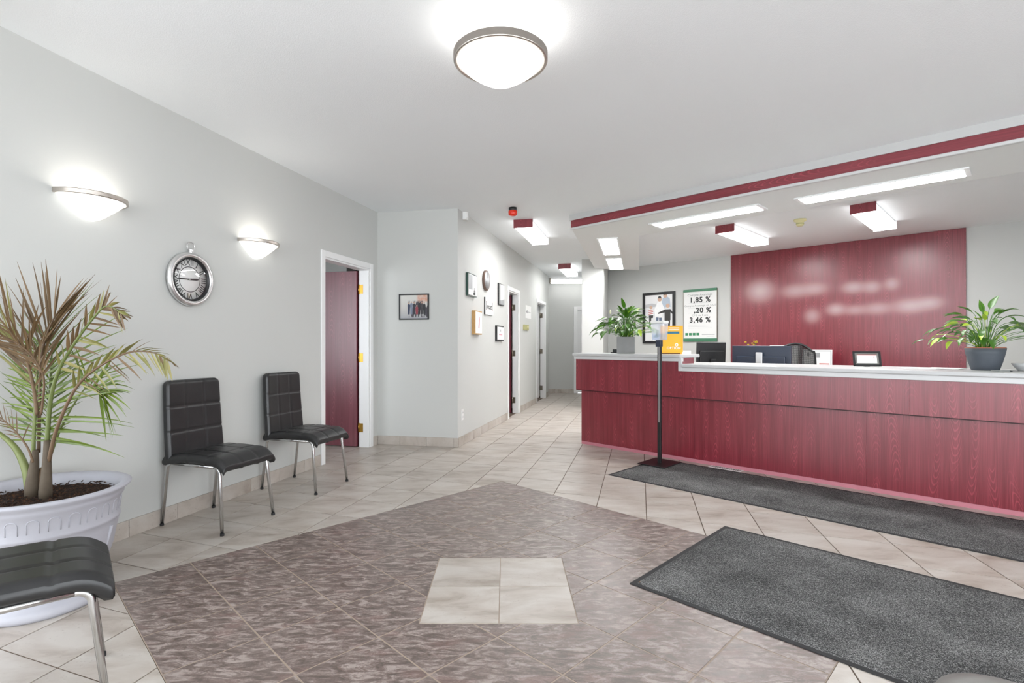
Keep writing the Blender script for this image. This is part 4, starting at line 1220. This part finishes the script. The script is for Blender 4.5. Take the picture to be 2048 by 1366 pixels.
# ================================================================ COUNTER PLANTS
def leaf_plant(root, z0, spread, height, count, seed, mats, r0=.04, sc=1.0):
    rr = random.Random(seed)
    for k in range(count):
        a = rr.uniform(0, 2 * pi); e = rr.random() ** .7
        b = Vector((r0 * rr.random() * cos(a), r0 * rr.random() * sin(a), z0))
        out = spread * e; top = height * (1.0 - 0.75 * e ** 1.6) * rr.uniform(.72, 1.1)
        tip = Vector((out * cos(a), out * sin(a), z0 + max(.02, top)))
        mid = Vector((out * .38 * cos(a), out * .38 * sin(a), z0 + top * .85 + .02))
        n = 7; path = [(b * (1 - q) ** 2 + mid * 2 * q * (1 - q) + tip * q * q) for q in [i / n for i in range(n + 1)]]
        mb = MB(); mb.tube(path, 0.0018 * sc, 5)
        d = (path[-1] - path[-2]).normalized(); L = rr.uniform(.085, .14) * sc; wv = L * rr.uniform(.16, .23)
        side = d.cross(Vector((0, 0, 1))); side = side.normalized() if side.length > 1e-4 else Vector((1, 0, 0))
        side = (side + Vector((0, 0, rr.uniform(-.6, .6)))).normalized()
        p = tip - d * .012; vs = []; seg = 7
        dro = rr.uniform(.5, 1.3) * (0.5 + e)
        for i in range(seg + 1):
            q = i / seg
            ww = wv * (sin(pi * min(1, q ** .75)) ** .9) * (1 - .25 * q) + .0005
            nn = side.cross(d).normalized(); wvv = nn * ww * .3
            vs += [p - side * ww + wvv, p.copy(), p + side * ww + wvv]
            d = (d + Vector((0, 0, -dro * .9 / seg))).normalized(); p = p + d * (L / seg)
        fs = []
        for i in range(seg):
            q = i * 3; fs += [(q, q + 1, q + 4, q + 3), (q + 1, q + 2, q + 5, q + 4)]
        mb.add(vs, fs, True)
        mb.build('leaf', 'leafy' if rr.random() < mats else 'leaf', root)

p0 = off(-3.18, 5.08, 1.07)
t = thing('potted_plant', 'leafy peace lily in a square grey pot at the left end of the counter', 'plant', (p0.x, p0.y, 1.07), radians(-12))
S = 0.097
pm = MB().box(-S, S, -S, S, 0, 0.165)
mb = MB()
o4 = [(-S, -S), (S, -S), (S, S), (-S, S)]; i4 = [(-S + .012, -S + .012), (S - .012, -S + .012), (S - .012, S - .012), (-S + .012, S - .012)]
vs = [(x, y, 0) for x, y in o4] + [(x, y, .185) for x, y in o4] + [(x, y, .185) for x, y in i4] + [(x, y, .15) for x, y in i4]
fs = [(3, 2, 1, 0)] + [(i, (i + 1) % 4, 4 + (i + 1) % 4, 4 + i) for i in range(4)] + [(4 + i, 4 + (i + 1) % 4, 8 + (i + 1) % 4, 8 + i) for i in range(4)] + [(8 + i, 8 + (i + 1) % 4, 12 + (i + 1) % 4, 12 + i) for i in range(4)]
mb.add(vs, fs); mb.build('pot', 'concrete', t, bevel=0.002)
MB().box(-S + .012, S - .012, -S + .012, S - .012, .14, .168).build('soil', 'soil', t)
leaf_plant(t, .165, .33, .33, 135, 11, .06, .06, 1.05)
for (dx, dz, lean) in ((-.17, .50, -.06), (.13, .50, .02)):
    st = MB().tube([(dx * .2, 0, .17), (dx * .6, 0, .34), (dx, 0, dz - .06)], .0015, 5); fo = st.build('flower_stem', 'leaf', t)
    MB().lathe([(0, 0), (.009, .012), (.011, .028), (.006, .046), (0, .06)], 10, c=(dx, 0, dz - .06), sy=.5).build('spathe', 'petal', fo)

p1 = gp(1969, 741, 0.977); p1 = Vector((p1.x, p1.y, 0)) + W * .085
t = thing('potted_plant', 'leafy peace lily in a round slate grey pot at the right of the counter', 'plant', (p1.x, p1.y, 0.977), 0)
MB().lathe([(0, 0), (.078, 0), (.082, .005), (.098, .06), (.112, .12), (.12, .165), (.117, .166), (.112, .163), (.106, .12), (.1, .1)], 48).build('pot', 'slate', t)
MB().lathe([(.118, .164), (.117, .172), (.110, .172), (.106, .15)], 48).build('inner_pot_rim', 'terracotta', t)
MB().lathe([(0, .160), (.107, .155)], 32).build('soil', 'soil', t)
leaf_plant(t, .155, .37, .31, 78, 5, .16, .06, 1.0)

# ================================================================ COUNTER THINGS
# sanitiser stand
t = thing('sanitiser_stand', 'black hand sanitiser floor stand with a clear dispenser', 'stand', off(-2.525, 4.642), R_O)
t.location = off(-2.525, 4.642, 0.0125)
MB().box(-.142, .142, -.172, .174, 0.0, 0.008).build('base_plate', 'blackm', t, bevel=0.003)
MB().box(-.018, .018, -.012, .012, 0.008, 1.20).build('pole', 'blackm', t, bevel=0.003)
MB().box(-.004, .004, -.0135, -.012, 0.40, 1.155).build('pole_slot', 'silver', t)
MB().box(-.028, .028, -.03, .014, 1.135, 1.20).build('bracket', 'navy', t, bevel=0.004)
dsp = MB()
def taper(z0, z1, a0, a1, b0, b1):
    dsp.add([(-a0, -b0, z0), (a0, -b0, z0), (a0, b0, z0), (-a0, b0, z0), (-a1, -b1, z1), (a1, -b1, z1), (a1, b1, z1), (-a1, b1, z1)],
            [(3, 2, 1, 0), (4, 5, 6, 7), (0, 1, 5, 4), (1, 2, 6, 5), (2, 3, 7, 6), (3, 0, 4, 7)])
taper(1.20, 1.362, .058, .066, .045, .052)
dsp.build('dispenser', 'clearp', t, bevel=0.006)
gmb = MB(); dsp = gmb; taper(1.205, 1.262, .054, .057, .041, .043); gmb.build('gel', glass_thin('pale_blue_gel', (.74, .82, .95), .10, .1), t)
MB().box(-.069, .069, -.055, .055, 1.362, 1.386).build('lid', 'wallplastic', t, bevel=0.004)
MB().tube([(0, 0, 1.23), (0, 0, 1.362)], .008, 8).build('pump', 'wallplastic', t)
MB().box(-.012, -.006, -.0465, -.0455, 1.24, 1.262).build('level_mark', 'ink', t)

# yellow brochure holder
yb = gp(1341, 708, 1.07)
yo = off(-2.65, 5.12, 1.07)
M['yellow'] = plain('yellow_card', (244, 178, 24), .5, var=.04, scale=8); M['teal'] = plain('teal_print', (20, 104, 132), .5)
t = thing('brochure_holder', 'yellow cardboard brochure holder on the raised worktop', 'brochure holder', yo, radians(-14))
MB().box(-.118, .118, .02, .024, 0, .298).build('back_card', 'yellow', t)
MB().box(-.118, -.1, -.02, .02, 0, .26).build('side_card', 'yellow', t)
MB().box(.088, .1, -.03, .02, 0, .29).build('side_card', 'yellow', t)
MB().box(-.1, .088, -.034, -.03, 0.012, .285).build('front_card', 'yellow', t)
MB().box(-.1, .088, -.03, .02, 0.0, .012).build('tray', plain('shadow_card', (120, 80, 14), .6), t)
MB().box(-.06, .078, -.0355, -.034, .212, .236).build('teal_strip', 'teal', t)
text_mesh('lettering', 'OPTION', .034, 'shirtw', t, .022, -.0355, .062, bold=.0006)
MB().lathe([(.009, -.0355), (.017, -.0355), (.017, -.034), (.009, -.034)], 18, axis='y', c=(.05, 0, .095)).build('emblem', 'shirtw', t)
lp_ = MB()
for zz in (.268, .25): lp_.box(-.03, .076, -.0355, -.034, zz, zz + .009)
lp_.build('heading_line', 'shirtw', t)

# small things on the raised worktop
t = thing('card_holder', 'small black card holder behind the square pot', 'card holder', off(-3.38, 5.2, 1.07), R_O)
MB().box(-.06, .06, -.03, .03, 0, .012).build('tray', 'black', t, bevel=.003)
MB().box(-.045, .045, -.012, .012, .012, .045).build('pad', 'ink', t, bevel=.003)
t = thing('tent_card', 'small white folded card at the right end of the raised worktop', 'card', off(-2.53, 5.22, 1.07), radians(-20))
MB().add([(-.045, -.018, 0), (.045, -.018, 0), (.045, 0, .035), (-.045, 0, .035), (-.045, .018, 0), (.045, .018, 0)], [(0, 1, 2, 3), (3, 2, 5, 4)]).build('sheet', 'paper', t)
# things on the long worktop
t = thing('certificate_frame', 'small black framed certificate leaning back on the long worktop', 'picture', off(-0.975, 5.42, 0.977), radians(-22))
cf = MB(); tilt = Matrix.Rotation(radians(-22), 4, 'X')
wq, hq = .205, .135
def tb(mbx): 
    me = mbx.mesh('m'); me.transform(tilt @ Matrix.Translation((0, 0, hq / 2 + .003))); return me
mb = MB().box(-wq / 2, wq / 2, -.016, 0, hq / 2 - .014, hq / 2).box(-wq / 2, wq / 2, -.016, 0, -hq / 2, -hq / 2 + .014).box(-wq / 2, -wq / 2 + .014, -.016, 0, -hq / 2, hq / 2).box(wq / 2 - .014, wq / 2, -.016, 0, -hq / 2, hq / 2)
link('frame', tb(mb), 'black', t)
link('mount', tb(MB().box(-wq / 2 + .012, wq / 2 - .012, -.008, -.004, -hq / 2 + .012, hq / 2 - .012)), plain('grey_mount', (120, 118, 114), .6), t)
link('sheet', tb(MB().box(-wq / 2 + .03, wq / 2 - .03, -.0095, -.008, -hq / 2 + .027, hq / 2 - .03)), 'paper', t)
link('heading', tb(MB().box(-wq / 2 + .03, wq / 2 - .03, -.0098, -.0085, hq / 2 - .036, hq / 2 - .028)), 'stripe', t)
link('seal', tb(MB().lathe([(0, -.0102), (.005, -.0102), (.005, -.009)], 10, axis='y', c=(wq / 2 - .05, 0, hq / 2 - .05))), 'red', t)
link('back_strut', MB().box(-.02, .02, .012, .06, 0, .004).mesh('m'), 'black', t)
for k, (s, n_, a) in enumerate(((-.62, 5.35, -38), (-.46, 5.40, -52))):
    tag(box('paper_sheet', (-.11, .11, -.15, .15, 0, .0015 + .001 * k), 'paper', loc=off(s, n_, .9775 + .002 * k), rz=radians(a)),
        ('loose white sheet lying left of the round pot' if k == 0 else 'loose white sheet partly on top of another, nearest the round pot'), 'paper', 'sheets on the worktop')
t = thing('small_bowl', 'pale grey bowl at the right edge of the worktop', 'bowl', off(-.005, 5.36, .977), 0)
MB().lathe([(0, 0), (.035, 0), (.04, .006), (.06, .03), (.075, .055), (.071, .055), (.055, .03), (.035, .012), (0, .012)], 32).build('shell', 'laminate', t)
t = thing('pen', 'dark pen lying on the worktop beside the bowl', 'pen', off(-.13, 5.12, .982), radians(-30))
MB().tube([(-.05, 0, 0), (.05, 0, 0)], .004, 8).build('barrel', 'greyink', t); MB().tube([(.05, 0, 0), (.066, 0, -.002)], [.004, .001], 8).build('tip', 'ink', t)

# desk, monitors, chair behind the counter
t = thing('office_desk', 'pale desk hidden behind the reception counter', 'desk', (0, 0, 0), R_O)
MB().box(-3.4, 1.6, 5.68, 6.45, .70, .735).build('top', 'laminate', t, bevel=.004)
for s in (-3.3, -1.0, 1.45):
    MB().box(s, s + .03, 5.72, 6.40, 0, .70).build('leg_panel', 'laminate', t)
def monitor(label, loc, rz, w, h, zc, mat, tilt=0, thin=.03, stand='black', col=.105):
    t = thing('monitor', label, 'monitor', loc, rz)
    m = Matrix.Translation((0, 0, zc)) @ Matrix.Rotation(tilt, 4, 'X')
    def P(name, mb, mt, par=t, bev=.004):
        me = mb.mesh(name); me.transform(m); return link(name, me, mt, par, bevel=bev)
    P('screen_housing', MB().box(-w / 2, w / 2, 0, thin, -h / 2, h / 2), mat)
    P('screen', MB().box(-w / 2 + .01, w / 2 - .01, thin, thin + .001, -h / 2 + .012, h / 2 - .01), 'ink', bev=0)
    P('rear_bulge', MB().box(-w * .42, w * .42, -.022, 0, -h / 2 + .01, h * .18), mat, bev=.012)
    ve = MB()
    for k in range(12): ve.box(-w * .3 + k * w * .05, -w * .3 + k * w * .05 + w * .03, -.0235, -.0215, h * .11, h * .125)
    P('vent_slot', ve, 'ink', bev=0)
    MB().box(-.035, .035, -.055, -.023, .02, zc + col).build('stand_column', stand, t, bevel=.006)
    MB().box(-.12, .12, -.12, .08, 0, .014).build('stand_base', stand, t, bevel=.005)
    return t
monitor('wide dark blue monitor seen from behind with a silver stand', off(-2.05, 5.98, .735), R_O, .61, .35, .245, 'navy', stand='silver')
monitor('black monitor turned sideways, seen from behind, left of the wide one', off(-2.68, 6.18, .735), R_O + radians(50), .36, .30, .31, 'black', tilt=radians(4), col=-.05)
# task chair
t = thing('office_chair', 'black mesh-back office chair behind the wide monitor', 'office chair', off(-1.97, 6.95, 0), R_O + radians(8))
def cb(u, v):
    x = (u - .5) * .43 * (0.80 + .20 * sin(pi * (.15 + .75 * v))) ; z = .74 + .44 * v
    rnd = max(0, v - .8) / .2
    z -= .09 * rnd * (2 * u - 1) ** 2
    return (x, .10 * (2 * u - 1) ** 2 * -1 - .05 * v, z)
def meshm():
    n = NT('black_mesh_fabric')
    x, y, z = n.sep(n.coord())[:3]
    gx = n.math('FRACT', n.math('MULTIPLY', x, 130.0)); gz = n.math('FRACT', n.math('MULTIPLY', z, 130.0))
    hole = n.math('MULTIPLY', n.math('GREATER_THAN', gx, .62), n.math('GREATER_THAN', gz, .62))
    n.base(lin((40, 40, 42)), .7); n.put(n.p.inputs['Alpha'], n.math('SUBTRACT', 1.0, n.math('MULTIPLY', hole, .9)))
    return n.done()
MB().grid(cb, 16, 14).build('mesh_back', meshm(), t)
edge = [cb(u, 0) for u in [i / 12 for i in range(13)]] + [cb(1, v) for v in [i / 12 for i in range(1, 13)]] + [cb(1 - u, 1) for u in [i / 12 for i in range(1, 13)]] + [cb(0, 1 - v) for v in [i / 12 for i in range(1, 12)]]
MB().tube(edge + [edge[0]], .012, 6, cap=False).build('back_frame', 'black', t)
MB().tube([(-.2, -.07, .80), (-.08, -.03, .86), (.08, -.03, .86), (.2, -.07, .80)], .018, 8).build('lumbar_bar', 'black', t)
MB().tube([(0, -.03, .86), (0, .02, .6), (0, .2, .44)], .022, 8).build('spine', 'black', t)
MB().box(-.24, .24, -.02, .46, .44, .50).build('seat', 'black', t, bevel=.03, seg=3)
for s in (-1, 1):
    MB().tube([(s * .27, .1, .46), (s * .29, .1, .68)], .016, 8).build('arm_post', 'black', t)
    MB().tube([(s * .29, -.04, .70), (s * .29, .08, .885), (s * .29, .16, .90), (s * .29, .30, .86)], [.02, .024, .024, .014], 8).build('armrest', 'black', t)
MB().lathe([(.03, .10), (.025, .44)], 16, c=(0, .2, 0)).build('gas_lift', 'black', t)
for k in range(5):
    a = k * 2 * pi / 5
    lg = MB().tube([(0, .2, .11), (.28 * cos(a), .2 + .28 * sin(a), .07)], [.022, .014], 8).build('base_leg', 'black', t)
    MB().lathe([(0, -.02), (.03, -.02), (.03, .02), (0, .02)], 14, axis='y', c=(.28 * cos(a), .2 + .28 * sin(a), .03)).build('caster', 'rubber', lg)
# credenza with framed print, flowers and a box
t = thing('credenza', 'low grey cabinet against the red wall panel', 'cabinet', (0, 0, 0), R_O)
MB().box(-3.5, -.8, 8.72, 9.165, .04, .80).build('body', 'laminate', t)
MB().box(-3.52, -.78, 8.70, 9.168, .80, .825).build('top', 'laminate', t, bevel=.004)
for k in range(4):
    dr = MB().box(-3.49 + k * .67, -2.83 + k * .67, 8.70, 8.72, .06, .79).build('door', 'trimgrey', t, bevel=.003)
    MB().box(-2.90 + k * .67, -2.88 + k * .67, 8.685, 8.70, .5, .62).build('handle', 'steel', dr)
xa, za = onwall(1628, 701, WB); xb, zb = onwall(1673, 701, WB)
wq2 = .40; hq2 = .265
t = thing('framed_print', 'white framed print with two small photos behind the office chair', 'picture', off((xa + xb) / 2 - .03, 8.88, .825 + hq2 / 2), R_O)
frame_box(t, wq2, hq2, .018, .012, 'whiteg')
MB().box(-wq2 / 2 + .011, wq2 / 2 - .011, -.010, -.004, -hq2 / 2 + .011, hq2 / 2 - .011).build('dark_mat', 'greyplate', t)
MB().box(-wq2 / 2 + .022, wq2 / 2 - .022, -.012, -.010, -hq2 / 2 + .022, hq2 / 2 - .022).build('sheet', 'paper', t)
MB().box(-.14, -.105, -.0135, -.012, .04, .085).build('photo', 'greyink', t); MB().box(-.03, .04, -.0135, -.012, .015, .09).build('photo', 'greyplate', t)
MB().box(.03, .16, -.0135, -.012, -.085, -.07).build('red_strip', 'stripe', t); MB().box(-.16, -.09, -.0135, -.012, -.005, .005).build('caption', 'cream', t)
t = thing('flower_vase', 'small vase of yellow flowers above the wide monitor', 'vase', off(-3.18, 8.95, .825), 0)
MB().lathe([(0, 0), (.035, 0), (.05, .05), (.045, .12), (.028, .16), (.034, .18), (.03, .18), (.024, .16)], 24).build('vase', 'whiteg', t)
rf = random.Random(9)
M['yflower'] = plain('yellow_petals', (206, 176, 60), .6, var=.3)
for k in range(9):
    a = rf.uniform(0, 2 * pi); rr = rf.uniform(.04, .14); zt = rf.uniform(.33, .42)
    st = MB().tube([(0, 0, .16), (rr * .4 * cos(a), rr * .4 * sin(a), .26), (rr * cos(a), rr * sin(a), zt)], .002, 5).build('stem', 'leaf', t)
    MB().lathe([(0, -.012), (.016, -.006), (.02, .004), (.010, .010), (0, .012)], 9, c=(rr * cos(a), rr * sin(a), zt)).build('blossom', 'yflower', st)
t = thing('document_box', 'white document box partly hidden by the office chair', 'box', off(-2.68, 8.92, .825), R_O)
MB().box(-.20, .20, -.12, .12, 0, .33).build('body', 'paper', t, bevel=.004)
MB().box(-.06, .06, -.122, -.12, .2, .24).build('label_patch', 'greyink', t)

# grey rounded bin top at the very bottom right
g0 = Vector((1.105, 1.12, -0.011))
t = thing('waste_bin', 'grey rounded bin top at the bottom right edge of the picture', 'bin', g0); t.scale = (1, 1, .945)
MB().lathe([(0, .012), (.115, .012), (.125, .02), (.142, .36), (.146, .365), (.146, .38)], 40).build('body', plain('grey_bin', (110, 110, 108), .5), t)
MB().lathe([(.148, .372), (.150, .385), (.140, .408), (.10, .426), (.05, .434), (0, .436)], 40).build('lid', plain('grey_lid', (128, 128, 124), .45), t)
